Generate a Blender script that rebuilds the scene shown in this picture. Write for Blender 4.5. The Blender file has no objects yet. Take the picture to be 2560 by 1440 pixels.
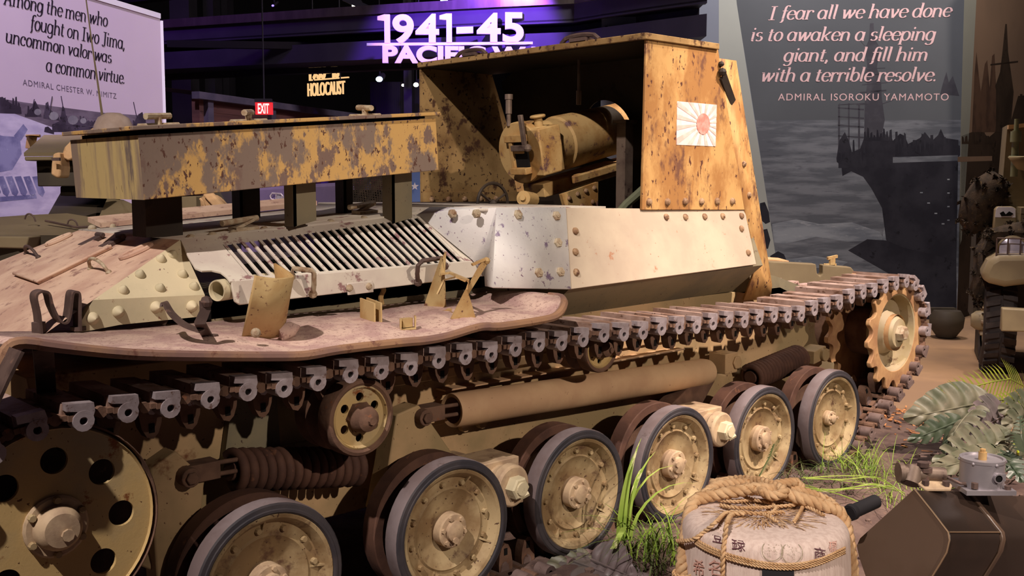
import bpy, bmesh, math, random
from mathutils import Vector as V, Matrix, Quaternion, noise
rnd = random.Random(7)
sc = bpy.context.scene
COL = sc.collection
PI = math.pi
# ------------------------------------------------------------------ camera
YAW, PIT, ROL, FPX = 0.748792, -0.102879, 0.002326, 2594.11
CP = V((-0.458523, -2.679633, 1.564348))
FW = V((math.sin(YAW)*math.cos(PIT), math.cos(YAW)*math.cos(PIT), math.sin(PIT)))
r0 = V((math.cos(YAW), -math.sin(YAW), 0)); u0 = r0.cross(FW)
RT = r0*math.cos(ROL)+u0*math.sin(ROL); UP = -r0*math.sin(ROL)+u0*math.cos(ROL)
cam = bpy.data.cameras.new('camera'); co = bpy.data.objects.new('camera', cam); COL.objects.link(co)
m = Matrix((RT, UP, -FW)).transposed().to_4x4(); m.translation = CP
co.matrix_world = m
cam.sensor_width = 36; cam.lens = FPX/2560*36; cam.clip_end = 200; cam.clip_start = .05
sc.camera = co
# ------------------------------------------------------------------ world, lights, exposure
sc.view_settings.view_transform = 'Standard'; sc.view_settings.look = 'None'
sc.view_settings.gamma = 1; sc.view_settings.use_curve_mapping = False
sc.view_settings.exposure = 0.0
w = bpy.data.worlds.new('hall_gloom'); sc.world = w; w.use_nodes = True
w.node_tree.nodes['Background'].inputs[0].default_value = (.35, .27, .33, 1)
w.node_tree.nodes['Background'].inputs[1].default_value = .10

def lamp(name, kind, loc, target, power, color, size=.3, angle=60, blend=.4):
    l = bpy.data.lights.new(name, kind); o = bpy.data.objects.new(name, l); COL.objects.link(o)
    o.location = loc; o.rotation_euler = (V(target)-V(loc)).to_track_quat('-Z', 'Y').to_euler()
    l.energy = power; l.color = color
    if kind == 'SPOT':
        l.spot_size = math.radians(angle); l.spot_blend = blend; l.shadow_soft_size = size
    if kind == 'AREA':
        l.size = size
    return o
WARM = (1.0, .80, .60)
lamp('key_spot', 'SPOT', (-3.2, -2.2, 7.0), (1.9, .8, 1.1), 2600, (1.0, .87, .79), .07, 50, .35)
lamp('side_spot', 'SPOT', (1.6, -7.6, 4.5), (3.1, 0.2, .7), 1500, (1.0, .83, .69), .07, 34, .6)
lamp('front_spot', 'SPOT', (4.2, -3.6, 6.6), (5.0, .2, .5), 3800, (1.0, .82, .70), .08, 44, .5)
lamp('floor_spot', 'SPOT', (7.4, 2.2, 7.0), (7.6, 1.6, 0), 700, (1.0, .72, .45), .08, 40, .5)
lamp('banner_wash', 'SPOT', (.83, 3.24, 7.6), (1.7, 7.0, 2.3), 2300, (.90, .76, 1.0), .2, 62, .6)
lamp('mural_wash', 'AREA', (8.3, 2.3, 7.0), (10.6, 5.6, 1.8), 420, (.95, .86, .84), 1.0)
lamp('return_wash', 'AREA', (10.2, .6, 6.4), (12.6, 2.6, 2.6), 150, (1.0, .84, .70), .8)  # added area light to brighten the brown return wall
PS = CP+FW*10.7+RT*((1080-1280)/FPX*10.7)+UP*((720+230)/FPX*10.7)
lamp('sign_purple', 'SPOT', PS, CP+FW*12.5+RT*((1160-1280)/FPX*12.5)+UP*((720-100)/FPX*12.5), 1250, (.25, .075, 1.0), .05, 68, .35)
lamp('wagon_purple', 'AREA', (4.5, 10.2, 5.4), (4.6, 12.2, 1.4), 45, (.40, .12, 1.0), .6)

# ------------------------------------------------------------------ picture point -> place
def ray(px, py): return FW+RT*((px-1280)/FPX)-UP*((py-720)/FPX)
def ony(px, py, y): d = ray(px, py); return CP+d*((y-CP.y)/d.y)
def onx(px, py, x): d = ray(px, py); return CP+d*((x-CP.x)/d.x)
def onz(px, py, z): d = ray(px, py); return CP+d*((z-CP.z)/d.z)
def onp(px, py, p, n): d = ray(px, py); return CP+d*((V(p)-CP).dot(V(n))/d.dot(V(n)))
def dep(px, py, s): return CP+ray(px, py)*s

# ------------------------------------------------------------------ mesh builder
CEN = {}
class MB:
    def __init__(s): s.v = []; s.f = []; s.m = []
    def add(s, vs, fs, mi=0):
        o = len(s.v); s.v += [V(x) for x in vs]
        s.f += [tuple(o+i for i in f) for f in fs]; s.m += [mi]*len(fs); return s
    def box(s, a, b, mi=0):
        x0, y0, z0 = a; x1, y1, z1 = b
        return s.add([(x0,y0,z0),(x1,y0,z0),(x1,y1,z0),(x0,y1,z0),(x0,y0,z1),(x1,y0,z1),(x1,y1,z1),(x0,y1,z1)],
                     [(0,3,2,1),(4,5,6,7),(0,1,5,4),(1,2,6,5),(2,3,7,6),(3,0,4,7)], mi)
    def obox(s, c, X, Y, Z, mi=0):
        c, X, Y, Z = V(c), V(X), V(Y), V(Z)
        return s.add([c+X*i+Y*j+Z*k for k in (-1,1) for i, j in ((-1,-1),(1,-1),(1,1),(-1,1))],
                     [(0,3,2,1),(4,5,6,7),(0,1,5,4),(1,2,6,5),(2,3,7,6),(3,0,4,7)], mi)
    def beam(s, a, b, w, h, mi=0, up=(0,0,1)):
        a, b = V(a), V(b); d = (b-a); L = d.length; d.normalize(); u = V(up)
        x = d.cross(u)
        if x.length < 1e-4: x = d.cross(V((1,0,0)))
        x.normalize(); u = x.cross(d)
        return s.obox((a+b)/2, d*(L/2), x*(w/2), u*(h/2), mi)
    def poly(s, pts, ext, mi=0):
        n = len(pts); e = V(ext); pts = [V(p) for p in pts]
        return s.add(pts+[p+e for p in pts], [tuple(range(n)), tuple(range(2*n-1, n-1, -1))] +
                     [(i, (i+1) % n, n+(i+1) % n, n+i) for i in range(n)], mi)
    def flat(s, pts, mi=0): return s.add(pts, [tuple(range(len(pts)))], mi)
    def lathe(s, prof, c=(0,0,0), axis=(0,0,1), n=32, mi=0, a0=0, a1=2*PI, cap=False):
        c = V(c); A = V(axis).normalized(); q = V((0,0,1)).rotation_difference(A)
        X = q @ V((1,0,0)); Y = q @ V((0,1,0)); full = abs(a1-a0-2*PI) < 1e-6
        m = n if full else n+1; vs = []
        for r, h in prof:
            for i in range(m):
                a = a0+(a1-a0)*i/n; vs.append(c+A*h+X*(r*math.cos(a))+Y*(r*math.sin(a)))
        fs = []
        for j in range(len(prof)-1):
            for i in range(n):
                k = (i+1) % m; fs.append((j*m+i, j*m+k, (j+1)*m+k, (j+1)*m+i))
        if cap: fs += [tuple(range(m-1, -1, -1)), tuple((len(prof)-1)*m+i for i in range(m))]
        return s.add(vs, fs, mi)
    def cyl(s, a, b, r, n=16, mi=0, r2=None):
        a, b = V(a), V(b); L = (b-a).length
        return s.lathe([(r, 0), (r if r2 is None else r2, L)], a, b-a, n, mi, cap=True)
    def tube(s, path, r, n=8, mi=0, closed=False):
        P = [V(p) for p in path]; N = len(P); rs = r if isinstance(r, (list, tuple)) else [r]*N
        up = None; vs = []
        for i, p in enumerate(P):
            t = (P[(i+1) % N]-P[i-1]) if closed else (P[min(i+1, N-1)]-P[max(i-1, 0)])
            t.normalize()
            if up is None:
                up = t.orthogonal().normalized()
            up = up-t*up.dot(t)
            up = up.normalized() if up.length > 1e-6 else t.orthogonal().normalized()
            b = t.cross(up)
            vs += [p+up*(rs[i]*math.cos(2*PI*k/n))+b*(rs[i]*math.sin(2*PI*k/n)) for k in range(n)]
        fs = []
        for i in range(N if closed else N-1):
            j = (i+1) % N
            for k in range(n):
                l = (k+1) % n; fs.append((i*n+k, i*n+l, j*n+l, j*n+k))
        if not closed: fs += [tuple(range(n-1, -1, -1)), tuple((N-1)*n+k for k in range(n))]
        return s.add(vs, fs, mi)
    def strap(s, path, width, th, mi=0):
        P = [V(p) for p in path]; W = V(width); wn = W.normalized(); vs = []
        for i, p in enumerate(P):
            t = (P[min(i+1, len(P)-1)]-P[max(i-1, 0)]).normalized(); nn = t.cross(wn).normalized()*(th/2)
            vs += [p-W/2-nn, p+W/2-nn, p+W/2+nn, p-W/2+nn]
        fs = [(0,1,2,3)]
        for i in range(len(P)-1):
            o = i*4; fs += [(o+k, o+(k+1) % 4, o+4+(k+1) % 4, o+4+k) for k in range(4)]
        o = len(vs)-4; fs.append((o+3, o+2, o+1, o)); return s.add(vs, fs, mi)
    def ball(s, c, r, n=12, mi=0, sz=(1,1,1), half=False):
        pr = []; k = n//2
        for j in range(k+1):
            a = -PI/2+PI*j/k
            if half and a < -1e-6: continue
            pr.append((max(r*math.cos(a), 1e-5), r*math.sin(a)))
        o = len(s.v); s.lathe(pr, (0,0,0), (0,0,1), n, mi)
        for i in range(o, len(s.v)): v = s.v[i]; s.v[i] = V((v.x*sz[0], v.y*sz[1], v.z*sz[2]))+V(c)
        return s
    def build(s, name, mats, parent=None, sm=32, label=None, bev=0, solid=0, org=None, fixn=True):
        if not isinstance(mats, (list, tuple)): mats = [mats]
        if org is None:
            lo = V([min(v[i] for v in s.v) for i in range(3)]); hi = V([max(v[i] for v in s.v) for i in range(3)])
            org = (lo+hi)/2
            if parent is None: org.z = lo.z
        org = V(org)
        me = bpy.data.meshes.new(name); me.from_pydata([v-org for v in s.v], [], s.f)
        for mt in mats: me.materials.append(mt)
        me.polygons.foreach_set('material_index', s.m)
        bm = bmesh.new(); bm.from_mesh(me)
        if fixn: bmesh.ops.recalc_face_normals(bm, faces=bm.faces)
        bm.to_mesh(me); bm.free()
        me.polygons.foreach_set('use_smooth', [True]*len(me.polygons))
        me.set_sharp_from_angle(angle=math.radians(sm))
        o = bpy.data.objects.new(name, me); COL.objects.link(o); CEN[o] = org
        if parent is not None:
            o.parent = parent; o.location = org-CEN[parent]
        else: o.location = org
        if label: o['label'] = label
        if solid:
            md = o.modifiers.new('thickness', 'SOLIDIFY'); md.thickness = solid; md.offset = 0
        if bev:
            md = o.modifiers.new('edge', 'BEVEL'); md.width = bev; md.segments = 2; md.limit_method = 'ANGLE'
            md.angle_limit = math.radians(40)
        return o

def tag(o, label, cat, group=None):
    o['label'] = label; o['category'] = cat
    if group: o['group'] = group
    return o
def thing(name, label, cat, loc=(0,0,0), rotz=0, group=None, world=False):
    """an Empty at the thing's base; parts are given in its own axes, or in the hall's axes when world is set"""
    o = bpy.data.objects.new(name, None); COL.objects.link(o); o.location = loc; o.rotation_euler = (0, 0, rotz)
    o.empty_display_size = .1; CEN[o] = V(loc) if world else V((0,0,0))
    return tag(o, label, cat, group)
def spl(pts, k=5):
    """a smooth path through the given places"""
    P = [V(p) for p in pts]; out = []
    for i in range(len(P)-1):
        p0, p1, p2, p3 = P[max(i-1,0)], P[i], P[i+1], P[min(i+2,len(P)-1)]
        for j in range(k):
            t = j/k; out.append(.5*((2*p1)+(p2-p0)*t+(2*p0-5*p1+4*p2-p3)*t*t+(3*p1-3*p2+p3-p0)*t*t*t))
    return out+[P[-1]]
def struct(o): o['kind'] = 'structure'; return o
def dup(o, parent, pos, rot=None):
    """a copy of a part with its sub-parts, moved to pos"""
    c = o.copy(); COL.objects.link(c); c.parent = parent; CEN[c] = V(pos)
    c.location = V(pos)-(CEN[parent] if parent else V((0,0,0)))
    if rot is not None: c.rotation_euler = rot
    for ch in list(o.children):
        d = ch.copy(); COL.objects.link(d); d.parent = c
        for g in list(ch.children):
            h = g.copy(); COL.objects.link(h); h.parent = d
    return c
PROTO = {}
def studs(kind, parent, spots, name=None, scale=1.0):
    """one fastener object per spot (position, outward normal)"""
    for p, n in spots:
        if kind not in PROTO:
            b = MB()
            if kind == 'rivet': b.lathe([(.0001,.014),(.008,.0125),(.0145,.007),(.0165,0),(.0165,-.004)], n=14); mt = M['bolt']
            elif kind == 'rust_rivet': b.lathe([(.0001,.014),(.008,.0125),(.0145,.007),(.0165,0),(.0165,-.004)], n=14); mt = M['rivet_brown']
            elif kind == 'cone_rivet': b.lathe([(.0001,.021),(.006,.018),(.0155,.006),(.017,0),(.017,-.004)], n=14); mt = M['cream']
            elif kind == 'hex_bolt':
                b.lathe([(.0001,.015),(.017,.015),(.02,.011),(.02,-.004)], n=6); b.lathe([(.0001,.018),(.009,.018),(.009,.01)], n=10); mt = M['bolt']
            elif kind == 'wheel_bolt': b.lathe([(.0001,.012),(.0085,.012),(.0105,.008),(.0105,-.003)], n=8); mt = M['wheel']
            ob = b.build(name or kind, mt, parent, sm=25 if kind != 'hex_bolt' else 20, org=(0,0,0)); PROTO[kind] = ob; c = ob
        else:
            c = PROTO[kind].copy(); COL.objects.link(c); c.parent = parent
        c.name = name or kind
        c.location = V(p)-CEN[parent]; c.rotation_mode = 'QUATERNION'; c.scale = (scale,)*3
        c.rotation_quaternion = V(n).to_track_quat('Z', 'Y')
# ------------------------------------------------------------------ materials
def C(r, g, b):
    f = lambda c: ((c/255+.055)/1.055)**2.4 if c > 10 else c/255/12.92
    return (f(r), f(g), f(b), 1)
M = {}
def paint(key, base, second=None, rust=None, s1=3, th=.6, s2=9, speck=None, spk=.68, stretch=(1,1,1), rough=.65, metal=0, bump=.15, spec=.3, soft=.05, e1=(.42,.6), s3=70, d1=5, r1=.55):
    mt = bpy.data.materials.new(key); mt.use_nodes = True; M[key] = mt
    nt = mt.node_tree; N = nt.nodes; L = nt.links; bs = N['Principled BSDF']
    bs.inputs['Roughness'].default_value = rough; bs.inputs['Metallic'].default_value = metal
    bs.inputs['Specular IOR Level'].default_value = spec
    tc = N.new('ShaderNodeTexCoord'); oi = N.new('ShaderNodeObjectInfo'); mp = N.new('ShaderNodeMapping'); ad = N.new('ShaderNodeVectorMath')
    sc_ = N.new('ShaderNodeVectorMath'); sc_.operation = 'SCALE'; sc_.inputs[0].default_value = (17, 9, 13)
    L.new(oi.outputs['Random'], sc_.inputs['Scale']); L.new(tc.outputs['Object'], ad.inputs[0]); L.new(sc_.outputs[0], ad.inputs[1])
    mp.inputs['Scale'].default_value = stretch; L.new(ad.outputs[0], mp.inputs['Vector'])
    def nz(scale, det, lo, hi, ro=.55):
        n = N.new('ShaderNodeTexNoise'); n.inputs['Scale'].default_value = scale; n.inputs['Detail'].default_value = det
        n.inputs['Roughness'].default_value = ro; L.new(mp.outputs[0], n.inputs['Vector'])
        r = N.new('ShaderNodeMapRange'); r.inputs['From Min'].default_value = lo; r.inputs['From Max'].default_value = hi
        L.new(n.outputs[0], r.inputs['Value']); return n, r.outputs[0]
    def mix(fac, a, b):
        x = N.new('ShaderNodeMix'); x.data_type = 'RGBA'; L.new(fac, x.inputs[0])
        if isinstance(a, tuple): x.inputs[6].default_value = a
        else: L.new(a, x.inputs[6])
        x.inputs[7].default_value = b; return x.outputs[2]
    col = base; hgt = None
    if second: n, f = nz(s1, d1, *e1, r1); col = mix(f, col, second); hgt = n
    if rust: n, f = nz(s2, 9, th, th+soft, .68); col = mix(f, col, rust); hgt = n
    if speck: n, f = nz(s3, 3, spk, spk+.03); col = mix(f, col, speck)
    if isinstance(col, tuple): bs.inputs['Base Color'].default_value = col
    else: L.new(col, bs.inputs['Base Color'])
    if hgt and bump:
        b = N.new('ShaderNodeBump'); b.inputs['Strength'].default_value = bump; b.inputs['Distance'].default_value = .01
        L.new(hgt.outputs[0], b.inputs['Height']); L.new(b.outputs[0], bs.inputs['Normal'])
    return mt
def glow(key, col, strength):
    mt = bpy.data.materials.new(key); mt.use_nodes = True; M[key] = mt; b = mt.node_tree.nodes['Principled BSDF']
    b.inputs['Base Color'].default_value = (.02,.02,.02,1); b.inputs['Emission Color'].default_value = col; b.inputs['Emission Strength'].default_value = strength
    return mt
paint('cream', C(205,192,160), C(186,176,146), C(140,104,82), s1=4, th=.64, s2=14, speck=C(120,92,84), spk=.7)
paint('plate_blue', C(232,230,226), C(220,217,216), C(142,124,152), s1=5, th=.595, s2=16, speck=C(140,116,136), spk=.665)
paint('plate_pale', C(184,169,148), C(170,154,136), C(160,112,84), s1=3, th=.635, s2=12, speck=C(150,110,90), spk=.71)
paint('shield', C(186,146,92), C(154,110,64), d1=9, r1=.66, e1=(.44,.57), rust=C(104,70,54), s1=6, th=.545, s2=13, speck=C(84,50,42), spk=.64, stretch=(1,1,.5), soft=.10, s3=46)
paint('box', C(200,160,98), C(130,112,100), C(122,100,90), d1=10, r1=.68, s1=4.5, th=.55, s2=15, speck=C(92,62,52), spk=.625, stretch=(1,1,.55), soft=.04, e1=(.475,.515), s3=75)
paint('box_end', C(184,162,112), C(134,116,102), C(112,98,90), e1=(.47,.58), d1=9, r1=.62, s1=6, th=.56, s2=10, speck=C(100,78,58), spk=.67, stretch=(1,1,.16), soft=.08)
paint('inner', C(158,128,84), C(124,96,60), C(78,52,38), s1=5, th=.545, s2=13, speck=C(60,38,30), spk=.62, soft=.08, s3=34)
paint('dark_inner', C(46,36,28), C(34,27,22), C(28,20,16), s1=4, th=.58, s2=9)  # stands in for shade inside the shield; plain dark metal elsewhere
paint('hull', C(190,158,118), C(152,132,96), C(120,76,50), s1=2.6, th=.62, s2=7, speck=C(96,62,44), spk=.68, soft=.09)
paint('overhang', C(128,118,94), C(110,104,88), C(84,62,50), s1=4, th=.65, s2=10, speck=C(70,52,44), spk=.68)
paint('fender', C(206,178,164), C(178,146,140), C(140,106,102), s1=11, th=.535, s2=60, speck=C(120,88,84), spk=.64, soft=.16, s3=130)
paint('lip', C(128,98,90), C(156,120,92), C(110,74,64), s1=5, th=.56, s2=20, soft=.1)
paint('rear', C(206,176,154), C(184,150,132), C(146,112,102), s1=6, th=.56, s2=20, speck=C(140,106,92), spk=.7, soft=.1)
paint('louver', C(206,198,184), C(192,180,170), C(140,106,106), s1=5, th=.57, s2=13, speck=C(124,92,88), spk=.69)
paint('wheel', C(170,150,114), C(132,108,76), C(92,66,50), s1=8, th=.56, s2=13, e1=(.36,.58), speck=C(80,56,44), spk=.66, soft=.12)
paint('hub', C(186,162,132), C(160,136,112), C(110,76,64), s1=14, th=.62, s2=26, soft=.1)
paint('idler', C(188,160,108), C(160,146,116), C(126,76,42), s1=3.2, th=.61, s2=13, speck=C(90,58,36), spk=.69, soft=.06)
paint('tyre', C(46,44,50), C(60,55,58), C(84,74,70), s1=6, th=.66, s2=14, rough=.6, soft=.1)
paint('tread', C(122,110,112), C(104,90,90), C(70,56,52), s1=5, th=.62, s2=12, rough=.8, soft=.1)
paint('rusty', C(116,88,72), C(94,70,58), C(126,82,58), s1=12, th=.62, s2=30, rough=.85, bump=.3)
paint('spring', C(92,64,52), C(76,52,44), C(110,74,56), s1=10, th=.62, s2=20, rough=.8)
paint('worn', C(172,160,164), C(150,136,138), C(112,86,78), s1=20, th=.6, s2=40, rough=.45, metal=.35, spec=.5)
paint('bolt', C(176,162,138), C(146,122,98), C(112,78,54), s1=30, th=.6, s2=50)
paint('tube', C(206,172,134), C(188,152,118), C(120,86,66), s1=3, th=.66, s2=14, soft=.1, speck=C(110,78,62), spk=.72)
paint('sprocket', C(180,142,100), C(150,112,80), C(116,74,52), s1=7, th=.6, s2=16, soft=.1)
paint('sprocket_in', C(168,152,126), C(156,140,104), C(104,78,56), s1=5, th=.6, s2=12, soft=.08)
paint('bracket', C(190,164,116), C(168,132,84), C(116,78,62), s1=7, th=.60, s2=18, speck=C(110,78,60), spk=.67, soft=.05)
paint('rivet_brown', C(156,128,98), C(122,92,68), C(92,64,50), s1=30, th=.56, s2=50)
paint('grouser', C(166,142,132), C(126,98,84), C(100,74,60), s1=9, th=.58, s2=22, rough=.6)
paint('dusty', C(116,98,94), C(98,80,76), C(84,62,52), s1=12, th=.6, s2=30, rough=.85)
paint('iron', C(92,74,68), C(74,58,54), C(110,84,74), s1=14, th=.6, s2=24)
paint('gun', C(188,156,104), C(160,118,66), C(104,74,72), s1=6, th=.57, s2=12, speck=C(88,60,50), spk=.68, soft=.08)
paint('gunmetal', C(120,104,92), C(96,80,72), C(70,54,50), s1=10, th=.6, s2=20, rough=.5, metal=.3)
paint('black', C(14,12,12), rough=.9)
paint('green_gray', C(120,124,96), C(104,108,86), C(80,70,56), s1=6, th=.64, s2=12)
paint('flag_disc', C(206,120,108), C(216,150,140), s1=30, bump=0)
paint('flag_white', C(222,208,206), C(214,192,188), C(206,176,160), s1=14, th=.66, s2=30, bump=0)
paint('flag_red', C(230,170,160), C(232,190,182), C(214,170,160), s1=22, th=.6, s2=40, bump=0)
# ================================================================== the tracked gun
TK = thing('self_propelled_gun', 'large rusted tan tracked gun with open backed shield and six rubber tyred wheels', 'tank', (2.6, 1.07, 0), world=True)
def prof(pts, y0, y1): return [V((x, y0, z)) for x, z in pts], V((0, y1-y0, 0))
# ---- lower hull
b = MB(); p, e = prof([(.66,.36),(4.45,.36),(4.86,.52),(4.80,.86),(4.40,1.0),(.52,1.0),(.56,.7)], .42, 1.72); b.poly(p, e)
b.box((1.3,.405,.62), (4.0,.42,.66)); b.box((1.5,.41,.80), (4.35,.42,.84))
HULL = b.build('hull', M['hull'], TK, bev=.006)
# casemate base and sloped overhang on both sides
b = MB()
for sgn in (1, -1):
    Y = lambda y: 1.07+(y-1.07)*sgn
    b.poly([(2.58,Y(.242),1.13),(2.58,Y(.36),1.40),(2.58,Y(.55),1.40),(2.58,Y(.55),.985),(2.58,Y(.42),.985)], (1.38,0,.02))
b.box((1.12,.47,1.0), (2.3,1.67,1.17)); b.box((2.2,.5,1.0), (4.0,1.64,1.12))
OVH = b.build('casemate_base', M['overhang'], TK)
# ---- rear plates
A0, A1 = V((1.09,.62,1.365)), V((1.09,1.52,1.365)); B0, B1 = V((.73,.45,1.205)), V((.73,1.69,1.205)); D0, D1 = V((.50,.43,1.07)), V((.50,1.71,1.07))
b = MB(); b.add([A0,A1,B1,B0,D0,D1,D0+V((.4,0,-.03)),D1+V((.4,0,-.03)),A0+V((.1,0,-.03)),A1+V((.1,0,-.03))],
      [(0,1,2,3),(3,2,5,4),(4,5,7,6),(6,7,9,8),(8,9,1,0)])
REAR = b.build('rear_plate', M['rear'], TK)
nrm = (B0-A0).cross(A1-A0).normalized()
if nrm.z < 0: nrm = -nrm
rp = lambda px, py, h=0.0: onp(px, py, A0, nrm)+nrm*h
# hatch with a raised rim rod, oval loops, grab handles and hinges on the rear plate
b = MB(); hp = [rp(38,690), rp(98,712), rp(282,622), rp(215,600)]; b.poly([q+nrm*.001 for q in hp], nrm*.013)
b.tube([rp(38,690,.012), rp(98,712,.012), rp(282,622,.012)], .0065, 6)
HT = b.build('rear_hatch', M['rear'], REAR, bev=.003)
def oval(px, py, dx, dy, w, par=REAR):
    c = rp(px, py, .006); a = rp(px+dx, py+dy, .006)-c; t = nrm.cross(a).normalized()*w
    bb = MB(); bb.tube([c+a*math.cos(2*PI*i/28)+t*math.sin(2*PI*i/28) for i in range(28)], .008, 6, closed=True)
    bb.poly([c+(a*math.cos(2*PI*i/20)+t*math.sin(2*PI*i/20))*.95-nrm*.005 for i in range(20)], nrm*.004)
    return bb.build('lifting_loop', M['rear'], par)
oval(342, 632, 38, -17, .028); oval(148, 602, 30, -13, .022)
def grab(name, pts, r, mat, par, feet=True):
    bb = MB(); bb.tube(pts, r, 8)
    if feet:
        for q in (pts[0], pts[-1]): bb.ball(q, r*1.9, 8)
    return bb.build(name, mat, par)
def arch(a, bb, h, k=9, pw=.45):
    a, bb, h = V(a), V(bb), V(h); return [a+(bb-a)*i/(k-1)+h*(max(0, math.sin(PI*i/(k-1)))**pw) for i in range(k)]
grab('grab_handle', arch(rp(226,672), rp(272,682), nrm*.045), .006, M['bolt'], REAR)
grab('grab_handle', arch(rp(66,634), rp(96,644), nrm*.04), .006, M['iron'], REAR)
for q in ((230,608),(282,612)):
    b = MB(); c = rp(*q); b.obox(c+nrm*.008, V((.04,0,.018)), V((0,.022,0)), nrm*.008); b.cyl(c+V((.03,-.03,.03)), c+V((.03,.03,.03)), .01, 8)
    b.build('hatch_hinge', M['iron'], HT, bev=.003)
# triangular side plate with cone headed rivets and the skirt beneath it
C0 = ony(512, 737, .45)
b = MB(); b.add([A0,B0,C0,A0+V((0,.03,-.02)),B0+V((0,.03,-.01)),C0+V((0,.03,-.01))], [(0,1,2),(3,5,4),(0,3,4,1),(1,4,5,2),(2,5,3,0)])
SIDE = b.build('side_plate', M['cream'], TK)
sn = (B0-A0).cross(C0-A0).normalized(); sn = -sn if sn.y > 0 else sn
sp = lambda px, py: onp(px, py, A0, sn)
studs('cone_rivet', SIDE, [(sp(*q), sn) for q in ((432,637),(402,648),(350,687),(456,686),(308,726),(400,721),(485,717))])
b = MB(); b.poly([B0, C0, ony(515,790,.45), ony(300,812,.45), ony(186,834,.45)], (0,.03,0))
SK = b.build('side_skirt', M['cream'], TK)
studs('cone_rivet', SK, [(ony(*q,.45), (0,-1,0)) for q in ((232,796),(296,780),(390,768),(480,766))], scale=1.15)
# ---- engine deck
b = MB()
dk = [A0, A1, V((2.05,1.52,1.43)), V((2.2,1.5,1.452)), V((3.05,1.60,1.45)), V((3.05,.50,1.45)), V((2.2,.60,1.452)), V((2.05,.62,1.43))]
b.add([q-V((0,0,.002)) for q in dk], [(0,1,2,7),(7,2,3,6)])
b.add([V((2.2,.34,1.452)),V((2.2,.62,1.456)),V((2.9,.62,1.45)),V((2.9,.34,1.45)), V((2.2,1.52,1.456)),V((2.9,1.52,1.45))], [(0,1,2,3),(1,4,5,2)])
DECK = b.build('engine_deck', M['louver'], TK, solid=.012)
b = MB(); b.poly([V((1.15,1.45,1.375)),V((2.15,1.45,1.45)),V((2.15,1.56,1.47)),V((1.15,1.58,1.395))], (0,0,.02)); b.build('deck_rail', M['rear'], TK)
studs('rivet', DECK, [(V((x, .645, 1.365+(x-1.09)*.0677)), (0,0,1)) for x in (1.14,1.22,1.3,1.42,1.55,1.7,1.85,1.98)], scale=1.0)
studs('rivet', DECK, [(V((x, 1.46, 1.372+(x-1.09)*.068)), (0,0,1)) for x in (1.12,1.2,1.32)], scale=1.0)
for (px, py, L_) in ((600,578,.16),(905,536,.15)):
    c = onp(px, py, (1.5,.6,1.395), (-.068,0,1)); b = MB()
    b.cyl(c+V((-L_/2,-.02,.03)), c+V((L_/2,.02,.045)), .011, 8); b.poly([c+V((-.03,-.03,-.01)),c+V((.06,-.03,-.005)),c+V((.06,.03,.0)),c+V((-.03,.03,-.005))], (0,0,.022))
    b.beam(c+V((-.02,0,.01)), c+V((.05,0,.04)), .03, .01); b.build('deck_hinge', M['bolt'], DECK)
# ---- louvred cover
pl0 = V((1.234,.38,1.2506)); pn = V((0,-.48,1)).normalized()
lp = lambda px, py: onp(px, py, pl0, pn)
b = MB(); sb0, sb1 = ony(630,691,.38), ony(1158,653,.38); st0, st1 = ony(562,611,.58), ony(1046,542,.58)
n = 25; dn = V((0,.003,-.005))
for i in range(n+1):
    t = i/n; p0 = sb0.lerp(sb1, t); p1 = st0.lerp(st1, t); hw = V(((sb1-sb0).x/n*.17,0,0))
    b.poly([p0-hw, p0+hw, p1+hw, p1-hw], dn)
# frame round the slots
T0, T1 = ony(540,586,.62), ony(1040,524,.66); hw = V((.01,0,0))
lo0, lo1 = sb0+V((-.02,-.012,-.006)), sb1+V((.02,-.012,-.006))
dn = V((0,.006,-.012)); b.poly([st0-hw, st1+hw, T1, T0], dn*.4); b.poly([sb0-hw, sb1+hw, lo1, lo0], dn*.4)
left = [lp(452,600), lp(470,640), lp(488,670), lp(505,677), lp(530,676), lp(552,681), lp(566,692), lp(575,704)]
b.poly([T0, st0-hw, sb0-hw, lo0]+left[::-1], dn*.4)
T2 = ony(1062,521,.62); E1 = ony(1183,652,.37)
b.poly([st1+hw, sb1+hw, lo1, E1, T2, T1], dn*.4)
COV = b.build('louvred_cover', M['louver'], TK)
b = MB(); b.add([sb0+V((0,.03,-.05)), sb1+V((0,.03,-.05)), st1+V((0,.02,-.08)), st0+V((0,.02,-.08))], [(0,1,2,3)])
b.build('engine_bay', M['black'], COV)  # flat black sheet, painted shade behind the louvre slots
b = MB(); sk = [ony(577,702,.362), ony(600,700,.362), ony(1180,652,.362), ony(1216,690,.36), ony(600,763,.36), ony(588,755,.36)]; b.poly(sk, (0,.012,0))
SKI = b.build('cover_skirt', M['louver'], COV, bev=.003)
b = MB(); b.poly([ony(512,735,.47), ony(1230,640,.47), ony(1230,716,.47), ony(512,800,.47)], (0,.02,0)); b.build('engine_bay_side', M['black'], TK)  # black plate paints the shade in the gap below the cover
ox = V((0,-1,0))
grab('grab_handle', [ony(782,735,.345), ony(785,712,.315), ony(785,684,.30), ony(779,676,.30), ony(733,671,.30), ony(728,690,.345)], .0085, M['bolt'], SKI)
grab('grab_handle', [ony(1045,706,.345), ony(1043,685,.315), ony(1045,664,.30), ony(1056,652,.30), ony(1104,645,.30), ony(1112,665,.345)], .0085, M['iron'], SKI)
b = MB(); b.poly([ony(866,708,.36), ony(930,702,.36), ony(932,730,.36), ony(868,738,.36)], (0,-.006,0)); LP = b.build('latch_plate', M['louver'], SKI, bev=.002)
studs('rivet', LP, [(ony(874,720,.354), ox), (ony(922,716,.354), ox)], scale=.8)
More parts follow.
